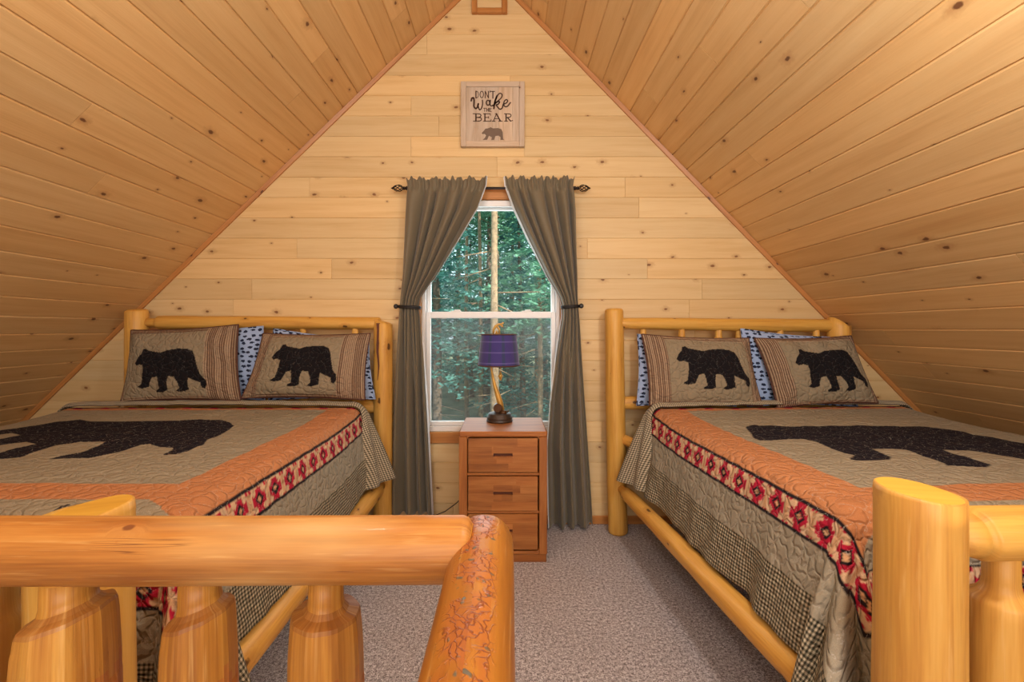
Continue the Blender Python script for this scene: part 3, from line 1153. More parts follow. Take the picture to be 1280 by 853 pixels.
mb = MB()
mb.smooth = False
ck = []
for t in range(9):
    z_ = hr.z - 0.012 - 0.36 * t / 8
    w_ = 0.011 * (1 - t / 8) ** 0.8 + 0.001
    x_ = -0.80 + (hr.x + 0.80) * z_ / hr.z - 0.016 + 0.004 * math.sin(t * 1.3)
    ck.append(((x_ - w_, z_), (x_ + w_, z_)))
for a_, b_ in zip(ck[:-1], ck[1:]):
    for yy_ in (2.8225,):
        mb.quad((b_[0][0], yy_, b_[0][1]), (b_[1][0], yy_, b_[1][1]), (a_[1][0], yy_, a_[1][1]), (a_[0][0], yy_, a_[0][1]))
        mb.quad((b_[0][0], yy_, b_[0][1]), (a_[0][0], yy_, a_[0][1]), (a_[0][0], yy_ + 0.02, a_[0][1]), (b_[0][0], yy_ + 0.02, b_[0][1]))
        mb.quad((a_[1][0], yy_, a_[1][1]), (b_[1][0], yy_, b_[1][1]), (b_[1][0], yy_ + 0.02, b_[1][1]), (a_[1][0], yy_ + 0.02, a_[1][1]))
mb.build('drying_crack', M['groove'], lb)['label'] = 'dark drying crack in the post'

# ---- right bed
rb = empty('log_bed', (1.44, 1.9, 0))
tag(rb, 'narrower golden log bed on the right with its front post standing in the open', 'bed')
log('head_post', (0.705, 2.86, 0), (P(767, 386, 2.86).x, 2.86, P(767, 386, 2.86).z), 0.062, 0.058, rb, seed=23, wob=0.08)
log('head_post', RB.w(0.665, 0.06, 0), P(1049, 404, 2.86), 0.066, 0.064, rb, seed=24, tilt1=(-0.75, 0), shade=1.05)
log('head_rail', P(775, 404.5, 2.86), P(1046, 407.5, 2.88), 0.036, 0.042, rb, seed=25, wob=0.12, n=22)
log('head_rail', (0.70, 2.87, 0.83), RB.w(0.665, 0.04, 0.83), 0.042, 0.042, rb, seed=26)
for px in (804, 852, 898, 924, 975, 1020):
    x = (px - VPX) * 2.87 / FPX
    log('spindle', (x, 2.87, 0.83), (x, 2.87, 1.335), 0.030, 0.030, rb, tenon1=(0.09, 0.020))
log('side_rail', (0.712, 2.86, 0.300), (0.885, 0.99, 0.300), 0.040, 0.050, rb, seed=29, wob=0.16, n=26, shade=1.08, tenon0=(0.14, 0.027))
log('side_rail', (0.745, 2.85, 0.60), tuple(RB.w(-0.575, 0.48, 0.59)), 0.032, 0.030, rb, seed=30)
log('side_rail', RB.w(0.67, 0.05, 0.30), RB.w(0.84, 1.9, 0.30), 0.045, 0.045, rb, seed=31)
fp = P(1147.5, 612, 0.977)
log('foot_post', (fp.x, 0.977, 0), (fp.x, 0.977, 0.950), 0.080, 0.077, rb, seed=33, wob=0.04, tilt1=(-0.09, 0.06), shade=1.03, n=20, seg=40, round_end=0.07)
fq = RB.w(0.83, 1.915, 0)
log('foot_post', (fq.x, fq.y, 0), (fq.x, fq.y, 0.93), 0.080, 0.077, rb, seed=34)
log('foot_rail', (fp.x + 0.05, 0.980, 0.853), (fq.x - 0.05, fq.y, 0.853), 0.056, 0.056, rb, seed=35, tenon0=(0.075, 0.046), shade=1.04, seg=36)
log('foot_rail', (fp.x + 0.05, 0.980, 0.30), (fq.x - 0.05, fq.y, 0.30), 0.050, 0.050, rb, seed=36)
for x in (1.085, 1.29, 1.50, 1.71, 1.92, 2.13):
    t = (x - fp.x) / (fq.x - fp.x)
    yy = 0.98 + (fq.y - 0.98) * t
    log('spindle', (x, yy, 0.30), (x, yy, 0.84), 0.056, 0.056, rb, tenon1=(0.125, 0.030), tenon0=(0.07, 0.03), seg=32)

# ------------------------------------------------------------------ mattress and quilt
TAUPE, ORANGE, RED = srgb(166, 156, 136)[:3], srgb(202, 138, 94)[:3], srgb(192, 38, 66)[:3]
TAN, BLACK, BEAR = srgb(214, 168, 128)[:3], srgb(44, 36, 40)[:3], srgb(34, 31, 42)[:3]
CREAM = srgb(224, 188, 152)[:3]

bear_px = [(102, 285), (115, 262), (130, 248), (136, 228), (150, 225), (160, 235), (185, 240), (220, 247), (245, 238), (290, 233), (330, 235),
           (352, 245), (365, 270), (372, 300), (383, 340), (400, 360), (402, 382), (393, 398), (381, 392), (378, 372), (352, 362), (331, 352),
           (328, 375), (331, 402), (300, 411), (279, 408), (296, 393), (291, 370), (280, 348), (256, 345), (250, 370), (250, 402), (230, 412),
           (200, 410), (201, 402), (215, 395), (212, 370), (208, 345), (188, 349), (176, 370), (170, 386), (140, 392), (122, 385), (140, 373),
           (145, 350), (150, 320), (148, 298), (130, 292), (112, 296)]
BEARP = [((x - 102) / 300.0, (412 - y) / 187.0) for x, y in bear_px]


def mattress(fr, hw, ly0, ly1, z0, z1, name, label):
    mb = MB()
    n = 6
    r = 0.05
    # superellipse-edged slab
    prof = [(z0, r), (z0 + 0.02, 0.012), (z0 + 0.06, 0.0), (z1 - 0.06, 0.0), (z1 - 0.02, 0.012), (z1, r)]
    rings = []
    for (zz, ins) in prof:
        ring = []
        a, b = hw - ins, ins
        for cx, cy, a0 in ((hw - r - 0, ly0 + r, -90), (hw - r, ly1 - r, 0), (-hw + r, ly1 - r, 90), (-hw + r, ly0 + r, 180)):
            for k in range(n + 1):
                an = math.radians(a0 + 90 * k / n)
                rr = r - ins * 0.8
                ring.append(len(mb.v))
                mb.v.append(tuple(fr.w(cx + rr * math.cos(an), cy + rr * math.sin(an), zz)))
        rings.append(ring)
    m = len(rings[0])
    for i in range(len(prof) - 1):
        for k in range(m):
            mb.face((rings[i][k], rings[i][(k + 1) % m], rings[i + 1][(k + 1) % m], rings[i + 1][k]))
    mb.face(tuple(reversed(rings[0])))
    mb.face(tuple(rings[-1]))
    o = mb.build(name, M['lodge_print'])
    tag(o, label, 'mattress')
    return o


def wavy(a, seed):
    rs = np.random.RandomState(seed)
    out = np.zeros_like(a)
    for k in range(4):
        f = 2.5 * 1.5 ** k
        out += np.sin(a * f * 2 * PI / 2.0 + rs.rand() * 6.28) / (1 + k * 0.6)
    return out / 2.5


def quilt(fr, W, ly0, L, Hs, Hf, z0, seed, label, bear, T1, T2, side_seen, step=0.0055, flare=0.19, wavea=0.07, c=0.0, near=-1):
    R = 0.055
    Wc, Lc = W - R, L - R
    s = np.arange(-(Wc + Hs), Wc + Hs + step, step)
    t = np.arange(0, Lc + Hf + step, step)
    S, T = np.meshgrid(s, t, indexing='ij')
    a = np.maximum(np.abs(S) - Wc, 0)
    b = np.maximum(T - Lc, 0)
    r = np.hypot(a, b) + 1e-9
    sg = np.sign(S)
    na, nb = a / r * sg, b / r
    q = R * PI / 2
    ang = np.minimum(r, q) / R
    out = R * np.sin(ang)
    down = R * (1 - np.cos(ang)) + np.maximum(r - q, 0)
    phi = np.arctan2(b, a + 1e-9)
    corner = np.sin(2 * phi) * ((a > 0) & (b > 0))
    hang = np.maximum(r - q * 0.6, 0)
    along = np.where(b > a, S, T) + seed
    wv = wavy(along * 1.5, seed)
    # gentle outward fall with ripples; deep folds at the foot corners
    out = out + hang * (flare + wavea * wv * np.clip(hang * 3, 0, 1)) * np.where(b > a, 0.35, 1.0)
    out = out + corner * hang * (0.34 + 0.14 * np.cos(phi * 14 + seed)) * np.clip(hang * 4, 0, 1)
    bx = np.clip(S, -Wc, Wc)
    by = np.clip(T, 0, Lc)
    lx = c + bx + na * out
    ly = ly0 + by + nb * out
    maxdown = z0 - 0.03
    Z = z0 - np.minimum(down * 0.985, maxdown)
    # crown, head-end rise, quilting puckers
    top = (a == 0) & (b == 0)
    headr = np.clip(1 - T / 0.5, 0, 1) ** 2
    Z += 0.034 * headr
    Z += 0.012 * (1 - (S / W) ** 2).clip(0, 1) * (1 - (2 * T / L - 1) ** 4).clip(0, 1)
    rs = np.random.RandomState(seed + 5)
    pk = np.zeros_like(Z)
    for k in range(26):
        kx, ky = rs.uniform(-75, 75, 2)
        if side_seen:
            pass
        pk += np.sin(kx * S * 0.6 + ky * T + rs.rand() * 6.28)
    pk /= 26 ** 0.5
    Z += np.where(top, 0.0016 * pk, 0)
    lx += np.where(top, 0, na * 0.0022 * pk)
    ly += np.where(top, 0, nb * 0.0022 * pk)
    # cords of fabric at the rounded edge
    X = np.zeros(S.shape + (3,))
    for i in range(3):
        X[..., i] = fr.h[i] + fr.R[i] * lx + fr.F[i] * ly
    X[..., 2] = Z
    # ---- pattern
    S0, T0 = Wc + 0.062, Lc + 0.175
    # the quilt lies shifted towards the roof side, so its far border hangs out of sight
    da = np.where(near * S > 0, near * S - S0, -near * S - S0 - 0.30)
    db = T - T0
    m = np.maximum(da, db)
    col = np.empty(S.shape + (3,))
    col[:] = TAUPE
    msk = np.zeros(S.shape + (3,))
    inner = (da < -0.19) & (T > 0.06) & (T < T1)
    oring = (m < 0) & (T < T2) & ~inner
    col[oring] = ORANGE
    # side frame keeps going to the corner
    cornerO = (m < 0) & (da > -0.19) & (T >= T2) & ((da + 0.19) > (T - T2) * 1.4)
    col[cornerO] = ORANGE
    blackl = ((m >= 0) & (m < 0.009)) | ((m > 0.092) & (m < 0.101))
    band = (m >= 0.009) & (m <= 0.092)
    per = 0.108
    al = np.where(da > db, T, S + 0.03)
    ac = np.where(da > db, da, db) - 0.0505
    x = (np.mod(al, per) / per - 0.5) * per / 0.083
    y = ac / 0.083
    ax_, ay_ = np.abs(x), np.abs(y)
    star = (np.maximum(ax_, ay_) < 0.30) | (ax_ + ay_ < 0.50)
    star |= (ay_ < 0.47) & (ax_ < 0.24 - 0.35 * (0.47 - ay_)) & (ay_ > 0.3)
    star |= (ax_ < 0.47) & (ay_ < 0.24 - 0.35 * (0.47 - ax_)) & (ax_ > 0.27)
    notch = (np.abs(ax_ - ay_) < 0.03) & (np.maximum(ax_, ay_) > 0.27)
    star &= ~notch
    ring = (ax_ + ay_ < 0.29) & (ax_ + ay_ > 0.15)
    core = (ax_ + ay_ <= 0.14)
    tri = (ay_ > 0.40) & (ax_ > 0.5) & (ax_ < 0.62)
    col[band] = CREAM
    col[band & (ax_ > 0.55)] = TAN
    col[band & tri] = RED
    col[band & star] = RED
    col[band & ring] = BLACK
    col[band & core] = TAN
    col[blackl] = BLACK
    msk[..., 0] = np.where(m > 0.235, 1.0, 0.0)
    hd = T < 0.012
    col[hd & (m < 0)] = BLACK
    col[(T < 0.03) & (T >= 0.012) & (m < 0) & (np.mod(S, 0.16) < 0.05)] = RED
    # bear
    bp = [(bx_ - c, by_) for bx_, by_ in bear]
    bm = in_poly(S, T, bp) & inner
    col[bm] = BEAR
    msk[bm, 1] = 1
    # paw prints on the foot panel
    pawzone = (T > T2) & (T < T0) & (np.abs(S) < S0 - 0.1)
    for cx in np.arange(-W + 0.22, W - 0.1, 0.30):
        cy = T2 + 0.085
        pad = ((S - cx) / 0.042) ** 2 + ((T - cy - 0.01) / 0.020) ** 2 < 1
        pm = pad
        for k in range(5):
            ox = (k - 2) * 0.021
            dx2 = S - cx - ox - (cy - 0.02 - T) * 0.35
            pm |= (((dx2) / 0.006) ** 2 + ((T - (cy - 0.030)) / 0.017) ** 2 < 1)
        col[pm & pawzone] = BLACK
    uvs = np.stack([S, T], -1)
    o = grid_mesh('bear_quilt', X, uvs, col, msk, M['quilt'])
    tag(o, label, 'quilt')
    # folded-back gingham hem across the head end, falling at the sides
    n1, n2 = 260, 16
    ss = np.linspace(-(Wc + 0.46), Wc + 0.46, n1)
    cc = np.linspace(0, 1, n2)
    SS, CC = np.meshgrid(ss, cc, indexing='ij')
    a = np.maximum(np.abs(SS) - Wc, 0)
    sg = np.sign(SS)
    ang = np.minimum(a, q) / R
    out = (R + 0.012) * np.sin(ang)
    down = (R + 0.01) * (1 - np.cos(ang)) + np.maximum(a - q, 0)
    hang = np.maximum(a - q * 0.5, 0)
    wid = 0.055 + hang * 0.42
    fan = np.clip(hang / 0.3, 0, 1)
    out = out + hang * (0.44 - 0.30 * CC) * (1 - 0.15 * fan)
    lx = c + np.clip(SS, -Wc, Wc) + sg * out
    ly = ly0 - 0.035 + (CC - 0.35 * fan * 0.4) * wid * 1.0
    puff = 0.010 + 0.016 * np.sin(PI * CC) + 0.003 * wavy(SS * 3, seed + 3)
    Z = z0 + 0.034 - down + np.where(a == 0, puff, puff * (1 - fan)) + 0.010 * (1 - (SS / W) ** 2).clip(0, 1)
    lx += sg * np.where(a > 0, 0.016 * np.sin(PI * CC) * fan + 0.02 * np.sin(CC * 9 + 1) * fan, 0)
    X2 = np.zeros(SS.shape + (3,))
    for i in range(3):
        X2[..., i] = fr.h[i] + fr.R[i] * lx + fr.F[i] * ly
    X2[..., 2] = Z
    f = grid_mesh('turned_hem', X2, np.stack([SS, CC * 0.09 + hang * CC * 0.3], -1), None, None, M['gingham'], o)
    sol = f.modifiers.new('thickness', 'SOLIDIFY')
    sol.thickness = 0.008
    sol.offset = -1
    f['label'] = 'gingham turned-back hem'
    sol = o.modifiers.new('thickness', 'SOLIDIFY')
    sol.thickness = 0.006
    sol.offset = 0
    return o


def bed_bear(points, fr, ly0, Wc):
    return [((p[0] - fr.h.x), p[1]) for p in points]


def plane_pt(px, py, z=0.815):
    dz = CAM_H - z
    D = dz * FPX / (py - VPY)
    return Vector(((px - VPX) * D / FPX, D, z))


def to_cloth(fr, p, ly0):
    d = p - fr.h
    return (d.dot(fr.R), d.dot(fr.F) - ly0)


# bear shape on the quilt: head and forelegs as seen on the right bed, hindquarters as seen on the left bed
front = [(220, 103), (235, 97), (250, 94), (280, 98), (310, 97), (420, 102), (550, 100), (700, 98), (900, 100), (1000, 110), (1130, 135),
         (1280, 160)]
front_low = [(1280, 225), (1160, 205), (1070, 192), (970, 190), (1010, 205), (1100, 230), (1155, 245), (1140, 255), (985, 250), (975, 240), (960, 235),
             (900, 215), (830, 190), (700, 185), (720, 195), (775, 218), (770, 228), (640, 230), (615, 225), (635, 210), (590, 200), (540, 180),
             (480, 155), (440, 145), (380, 147), (320, 152), (275, 150), (250, 140), (240, 125)]
left_top = [(-60, 232), (0, 225), (60, 218), (180, 205), (290, 188), (400, 182), (450, 190), (600, 190), (900, 188), (1000, 182), (1100, 185), (1150, 195), (1170, 210)]
left_low = [(1140, 230), (1100, 255), (1040, 275), (1015, 300), (960, 325), (880, 350), (815, 352), (850, 335), (870, 318), (800, 315),
            (750, 300), (700, 305), (640, 325), (560, 350), (450, 370), (340, 375), (245, 372), (290, 362), (400, 345), (450, 325), (530, 292),
            (400, 290), (280, 310), (200, 330), (100, 365), (0, 375), (-120, 400), (-160, 390), (-60, 360), (80, 320), (180, 300), (130, 288), (0, 305),
            (-140, 325), (-230, 345), (-260, 335), (-120, 290), (0, 270), (100, 250), (60, 240), (-40, 250), (-160, 290), (-240, 285), (-200, 250)]
LY0 = 0.22
lcl = [to_cloth(LB, plane_pt(x / 4.0, 480 + y / 4.0), LY0) for x, y in left_top + left_low]
rfr = [to_cloth(RB, plane_pt(860 + x / 3.048, 500 + y / 3.048), LY0) for x, y in front]
rlo = [to_cloth(RB, plane_pt(860 + x / 3.048, 500 + y / 3.048), LY0) for x, y in front_low]
xe, y_t = rfr[-1]
_, y_b = rlo[0]
rear = [(xe + 0.10, y_t + 0.02), (xe + 0.18, y_t + 0.10), (xe + 0.22, y_t + 0.25), (xe + 0.28, y_t + 0.36), (xe + 0.24, y_t + 0.47),
        (xe + 0.15, y_t + 0.44), (xe + 0.08, y_t + 0.33), (xe + 0.03, y_b + 0.03)]
rcl = rfr + rear + rlo

mattress(Frame(-1.605 - 0.145, 2.88, math.radians(0.4)), 0.855, 0.05, 1.66, 0.385, 0.782, 'mattress', 'patterned mattress under the quilt of the wide left bed')
mattress(Frame(1.44 + 0.185, 2.89, math.radians(3.2)), 0.740, 0.05, 1.60, 0.385, 0.782, 'mattress', 'patterned mattress under the quilt of the narrower right bed')
quilt(LB, 0.880, LY0, 1.47, 0.455, 0.46, 0.80, 3, 'patchwork bear quilt with orange and red star borders spread on the wide left bed', lcl,
      1.24, 1.36, True, wavea=0.03, c=-0.145, near=1)
quilt(RB, 0.790, LY0, 1.415, 0.47, 0.50, 0.80, 9, 'patchwork bear quilt with orange and red star borders spread on the right bed', rcl,
      1.24, 1.36, False, c=0.185, near=-1)


# ------------------------------------------------------------------ pillows


def pillow(name, bl, br, tr, tl, thick, label, cat, group, kind, stripe=None, bear=None, seed=0):
    """corners in world space; kind 'sham' carries stripes and a bear, 'plain' the lodge print"""
    bl, br, tr, tl = map(Vector, (bl, br, tr, tl))
    nu, nv = (190, 120) if kind == 'sham' else (60, 40)
    u = np.linspace(0, 1, nu)
    v = np.linspace(0, 1, nv)
    U, V = np.meshgrid(u, v, indexing='ij')
    w, h = (br - bl).length, (tl - bl).length
    nrm = (br - bl).cross(tl - bl).normalized()
    if nrm.y > 0:
        nrm = -nrm
    # outline a little hollow between the ears
    uu = U + 0.022 * np.sin(PI * V) * (1 - 2 * U) * (np.abs(2 * U - 1) ** 3)
    vv = V + 0.030 * np.sin(PI * U) * (1 - 2 * V) * (np.abs(2 * V - 1) ** 3)
    base = np.zeros(U.shape + (3,))
    for i in range(3):
        base[..., i] = (bl[i] * (1 - uu) * (1 - vv) + br[i] * uu * (1 - vv) + tr[i] * uu * vv + tl[i] * (1 - uu) * vv)
    bul = ((1 - np.abs(2 * U - 1) ** 2.6).clip(0) ** 0.55) * ((1 - np.abs(2 * V - 1) ** 2.4).clip(0) ** 0.55)
    rs = np.random.RandomState(seed)
    wr = np.zeros_like(U)
    for k in range(14):
        a, b = rs.uniform(-26, 26), rs.uniform(-16, 16)
        wr += np.sin(a * U + b * V + rs.rand() * 6.28)
    edge = np.minimum(np.minimum(U, 1 - U) * w, np.minimum(V, 1 - V) * h)
    bul2 = bul * thick / 2 + 0.0018 * wr * np.clip(edge / 0.05, 0, 1)
    X = base.copy()
    N = np.array(nrm)
    for i in range(3):
        X[..., i] += N[i] * bul2
    uvs = np.stack([U * w + seed, V * h + seed], -1)
    col = msk = None
    if kind == 'sham':
        col = np.empty(U.shape + (3,))
        col[:] = srgb(152, 138, 114)[:3]
        msk = np.zeros(U.shape + (3,))
        s0, s1 = stripe
        st = (U < s0) | (U > 1 - s1) | (V > 0.93) | (V < 0.05)
        line = np.mod(np.where((U < s0) | (U > 1 - s1), U * w, V * h), 0.012) < 0.006
        col[st & line] = srgb(104, 78, 62)[:3]
        col[st & ~line] = srgb(176, 152, 126)[:3]
        bx0, bx1, by0, by1 = bear
        bm = in_poly((U - bx0) / (bx1 - bx0), (V - by0) / (by1 - by0), BEARP)
        col[bm] = srgb(30, 27, 30)[:3]
        msk[bm, 1] = 1
    mat = M['sham'] if kind == 'sham' else M['lodge_print']
    # front and back in one closed mesh
    Xb = base.copy()
    for i in range(3):
        Xb[..., i] -= N[i] * (bul * thick / 2)
    full = np.concatenate([X, Xb[::-1][1:]], 0)
    uf = np.concatenate([uvs, uvs[::-1][1:]], 0)
    cf = mf = None
    if col is not None:
        back = np.empty_like(col)
        back[:] = srgb(150, 134, 110)[:3]
        cf = np.concatenate([col, back[1:]], 0)
        mf = np.concatenate([msk, np.zeros_like(msk)[1:]], 0)
    o = grid_mesh(name, full, uf, cf, mf, mat)
    # piping round the rim
    mb = MB()
    rim = [base[i, 0] for i in range(0, nu, 4)] + [base[-1, j] for j in range(0, nv, 4)] + [base[i, -1] for i in range(nu - 1, -1, -4)] + \
          [base[0, j] for j in range(nv - 1, -1, -4)]
    mb.tube([Vector(p) for p in rim] + [Vector(rim[0])], 0.0045, seg=6, cap=False)
    mb.build('piping', M['shade_trim'] if kind == 'sham' else M['lodge_print'], o)
    tag(o, label, cat, group)
    return o


DB, DT = 2.66, 2.76
G = 'bear pillow shams'


def sham(bl, br, tr, tl, label, stripe, bear, seed, db=DB, dt=DT, th=0.15):
    return pillow('bear_pillow', P(*bl, db), P(*br, db), P(*tr, dt), P(*tl, dt), th, label, 'pillow', None, 'sham', stripe, bear, seed)


sham((151, 503), (301, 501), (298, 406), (164, 413), 'taupe bear pillow, leftmost on the wide left bed, striped on its right edge', (0.03, 0.25),
     (0.13, 0.76, 0.10, 0.70), 1)
sham((302, 498), (456, 500), (463, 417), (329, 417), 'taupe bear pillow beside the right post of the wide left bed', (0.12, 0.22),
     (0.19, 0.78, 0.16, 0.80), 2)
sham((812, 507), (953, 508), (936, 423), (802, 418), 'taupe bear pillow beside the left post of the right bed', (0.18, 0.08),
     (0.25, 0.90, 0.21, 0.82), 3)
sham((972, 510), (1098, 504), (1064, 420), (943, 423), 'taupe bear pillow, rightmost, near the sloping ceiling on the right bed', (0.19, 0.04),
     (0.26, 0.93, 0.17, 0.80), 4)


def bluep(bl, br, tr, tl, label, seed, db=2.775, dt=2.815, th=0.10):
    return pillow('printed_pillow', P(*bl, db), P(*br, db), P(*tr, dt), P(*tl, dt), th, label, 'pillow', None, 'plain', seed=seed)


bluep((190, 500), (331, 500), (329, 408), (200, 414), 'blue animal-print pillow behind the leftmost bear pillow', 11)
bluep((336, 500), (469, 499), (461, 424), (342, 411), 'blue animal-print pillow behind the bear pillow beside the curtain', 12)
bluep((796, 507), (920, 508), (912, 430), (797, 418), 'blue animal-print pillow peeking out left on the right bed', 13)
bluep((934, 508), (1072, 508), (1040, 422), (926, 411), 'blue animal-print pillow behind the rightmost bear pillow', 14)

# ------------------------------------------------------------------ curtains, rod, tiebacks


def interp(tab, z):
    for (a, b) in zip(tab[:-1], tab[1:]):
        if a[0] <= z <= b[0]:
            t = (z - a[0]) / (b[0] - a[0])
            return [a[i] + (b[i] - a[i]) * t for i in range(1, len(a))]
    return list(tab[0][1:]) if z < tab[0][0] else list(tab[-1][1:])


CD = 2.915


def curtain(tab, folds, seed, label, lining_side):
    """tab rows: pixel y, left x, right x, fold depth"""
    rs = np.random.RandomState(seed)
    y0, y1 = tab[0][0], tab[-1][0]
    nv, nu = 150, 240
    ys = np.linspace(y0, y1, nv)
    us = np.linspace(0, 1, nu)
    ph = rs.rand(6) * 6.28
    warp = us + 0.030 * np.sin(us * 7 + ph[0]) + 0.018 * np.sin(us * 17 + ph[1])
    X = np.zeros((nv, nu, 3))
    for i, yy in enumerate(ys):
        xl, xr, dep = interp(tab, yy)
        px = xl + (xr - xl) * us
        low = min(1.0, max(0.0, (yy - 400) / 90.0))
        fa_ = 1 - 2 * np.abs(np.sin(warp * folds * PI + 0.12 * np.sin(yy * 0.03))) ** 0.8
        fb_ = np.sin((us + 0.05 * np.sin(us * 5 + ph[5])) * 3.4 * 2 * PI + ph[0])
        fold = (fa_ * (1 - low) + fb_ * low) * dep * 1.4
        fold += 0.14 * dep * np.sin(warp * folds * 2 * PI * 1.3 + ph[2] + yy * 0.006)
        if yy < 240:                      # ruffled header with a rod pocket
            fold *= 0.7
            fold += 0.006 * np.sin(us * 90 + ph[3])
        D = CD - 0.012 + fold
        z = CAM_H - (yy - VPY) * CD / FPX
        X[i, :, 0] = (px - VPX) * CD / FPX
        X[i, :, 1] = D
        X[i, :, 2] = z
        if i < 3:
            X[i, :, 2] += 0.011 * np.sin(us * 52 + ph[4] + 2 * np.sin(us * 11)) + 0.005 * np.sin(us * 121)
        if i > nv - 3:
            X[i, :, 2] += 0.006 * np.sin(us * folds * 6.28)
    UU, VV = np.meshgrid(us, X[:, 0, 2])
    uvs = np.stack([UU * 0.9, VV], -1)
    o = grid_mesh('curtain', X, uvs, None, None, M['curtain'])
    sol = o.modifiers.new('thickness', 'SOLIDIFY')
    sol.thickness = 0.003
    sol.offset = 0
    # strip of pale lining showing along the window edge
    n = 3
    k0 = 0 if lining_side < 0 else nu - 8
    Y = X[:, k0:k0 + 8].copy()
    Y[:, :, 1] += 0.006
    Y[:, :, 0] += lining_side * 0.008
    lo = grid_mesh('lining', Y, uvs[:, k0:k0 + 8], None, None, M['lining'], o)
    lo['label'] = 'white lining edge'
    tag(o, label, 'curtain')
    return o


curtain([(224, 508, 608, 0.010), (233, 510, 607, 0.012), (262, 508, 597, 0.024), (300, 506, 574, 0.024), (345, 503.5, 546, 0.020), (372, 501, 527, 0.014),
         (384, 500, 524, 0.012), (397, 499, 526, 0.014), (440, 497, 530, 0.022), (520, 494, 535, 0.028), (600, 492, 539, 0.028), (642, 492, 541, 0.028)],
        5.5, 2, 'olive taupe curtain left of the window, tied back', 1)
curtain([(223, 631, 718, 0.010), (232, 632, 716, 0.012), (262, 643, 718, 0.024), (300, 661, 719, 0.024), (345, 684, 720.5, 0.020), (372, 700, 721, 0.014),
         (383, 703, 722, 0.012), (396, 703, 723, 0.014), (440, 696, 726, 0.022), (500, 688, 731, 0.028), (557, 684, 735, 0.030), (620, 685, 739, 0.030),
         (657, 686, 741, 0.030)],
        5.5, 6, 'olive taupe curtain right of the window, tied back beside the nightstand', -1)

rod = empty('curtain_rod', (-0.1, CD, P(620, 233, CD).z))
tag(rod, 'dark bronze curtain rod with cage finials above the window', 'curtain rod')
rz = P(620, 234.5, CD).z
x0, x1 = P(509, 233, CD).x, P(718, 233, CD).x
mb = MB()
mb.tube([(x0, CD + 0.014, rz), (x1, CD + 0.014, rz)], 0.0085, seg=14)
mb.build('rod', M['dark_metal'], rod)
for s, xa in ((-1, x0), (1, x1)):
    mb = MB()
    yy = CD + 0.014
    mb.tube([(xa - s * 0.01, yy, rz), (xa, yy, rz), (xa + s * 0.008, yy, rz), (xa + s * 0.016, yy, rz), (xa + s * 0.022, yy, rz), (xa + s * 0.030, yy, rz)],
            [0.010, 0.013, 0.013, 0.008, 0.012, 0.010], seg=14)
    for k in range(6):
        pts = []
        for j in range(15):
            t = j / 14
            rr = 0.0215 * math.sin(PI * min(1, t * 1.02)) ** 0.75 * (1 - 0.25 * t) + 0.002
            an = k * PI / 3 + t * 2.6
            pts.append((xa + s * (0.028 + 0.072 * t), yy + rr * math.cos(an), rz + rr * math.sin(an)))
        mb.tube(pts, 0.0028, seg=6)
    mb.tube([(xa + s * 0.095, yy, rz), (xa + s * 0.10, yy, rz), (xa + s * 0.108, yy, rz)], [0.006, 0.007, 0.002], seg=10)
    mb.build('finial', M['dark_metal'], rod)
    mb = MB()
    mb.tube([(xa - s * 0.008, CD + 0.014, rz), (xa - s * 0.008, WALL_Y - 0.006, rz)], 0.005, seg=10)
    mb.tube([(xa - s * 0.008, WALL_Y - 0.008, rz), (xa - s * 0.008, WALL_Y, rz)], 0.018, seg=16)
    mb.build('bracket', M['dark_metal'], rod)

for (xa, xb, yp, s, lab) in ((500, 525, 383.5, -1, 'black tieback holding the left curtain'), (702.5, 722, 383, 1, 'black tieback holding the right curtain')):
    A, B = P(xa, yp, CD), P(xb, yp, CD)
    e = empty('curtain_tieback', ((A.x + B.x) / 2, CD, A.z))
    mb = MB()
    cx, rx, ry = (A.x + B.x) / 2, (B.x - A.x) / 2 + 0.006, 0.036
    n = 32
    pts = [(cx + rx * math.cos(2 * PI * k / n), CD - 0.012 + ry * math.sin(2 * PI * k / n), A.z + 0.004 * s * math.cos(2 * PI * k / n)) for k in range(n + 1)]
    mb.tube(pts, 0.0065, seg=8, cap=False)
    mb.tube([(p[0], p[1], p[2] - 0.009) for p in pts], 0.0055, seg=8, cap=False)
    mb.build('band', M['black_plastic'], e)
    mb = MB()
    ox = cx + s * (rx + 0.012)
    mb.tube([(ox, WALL_Y, A.z), (ox, CD - 0.02, A.z), (ox, CD - 0.035, A.z), (ox, CD - 0.045, A.z)], [0.008, 0.008, 0.016, 0.008], seg=14)
    mb.tube([(cx + s * rx, CD - 0.012, A.z), (ox, CD - 0.012, A.z)], 0.005, seg=8)
    mb.build('knob', M['black_plastic'], e)
    tag(e, lab, 'tieback')

# ------------------------------------------------------------------ nightstand
NX0, NX1 = (573.5 - VPX) * 2.493 / FPX, (684 - VPX) * 2.493 / FPX
NY0, NY1, NZ = 2.493, 2.90, 0.730
ns = empty('nightstand', ((NX0 + NX1) / 2, (NY0 + NY1) / 2, 0))
tag(ns, 'honey brown three-drawer wooden nightstand below the window', 'nightstand')
random.seed(9)
PXM = FPX / 2.493


def nx(px):
    return (px - VPX) / PXM


def nz(py):
    return CAM_H - (py - VPY) / PXM


def c4(x, y):
    return 480 + x / 4.267, 520 + y / 4.267


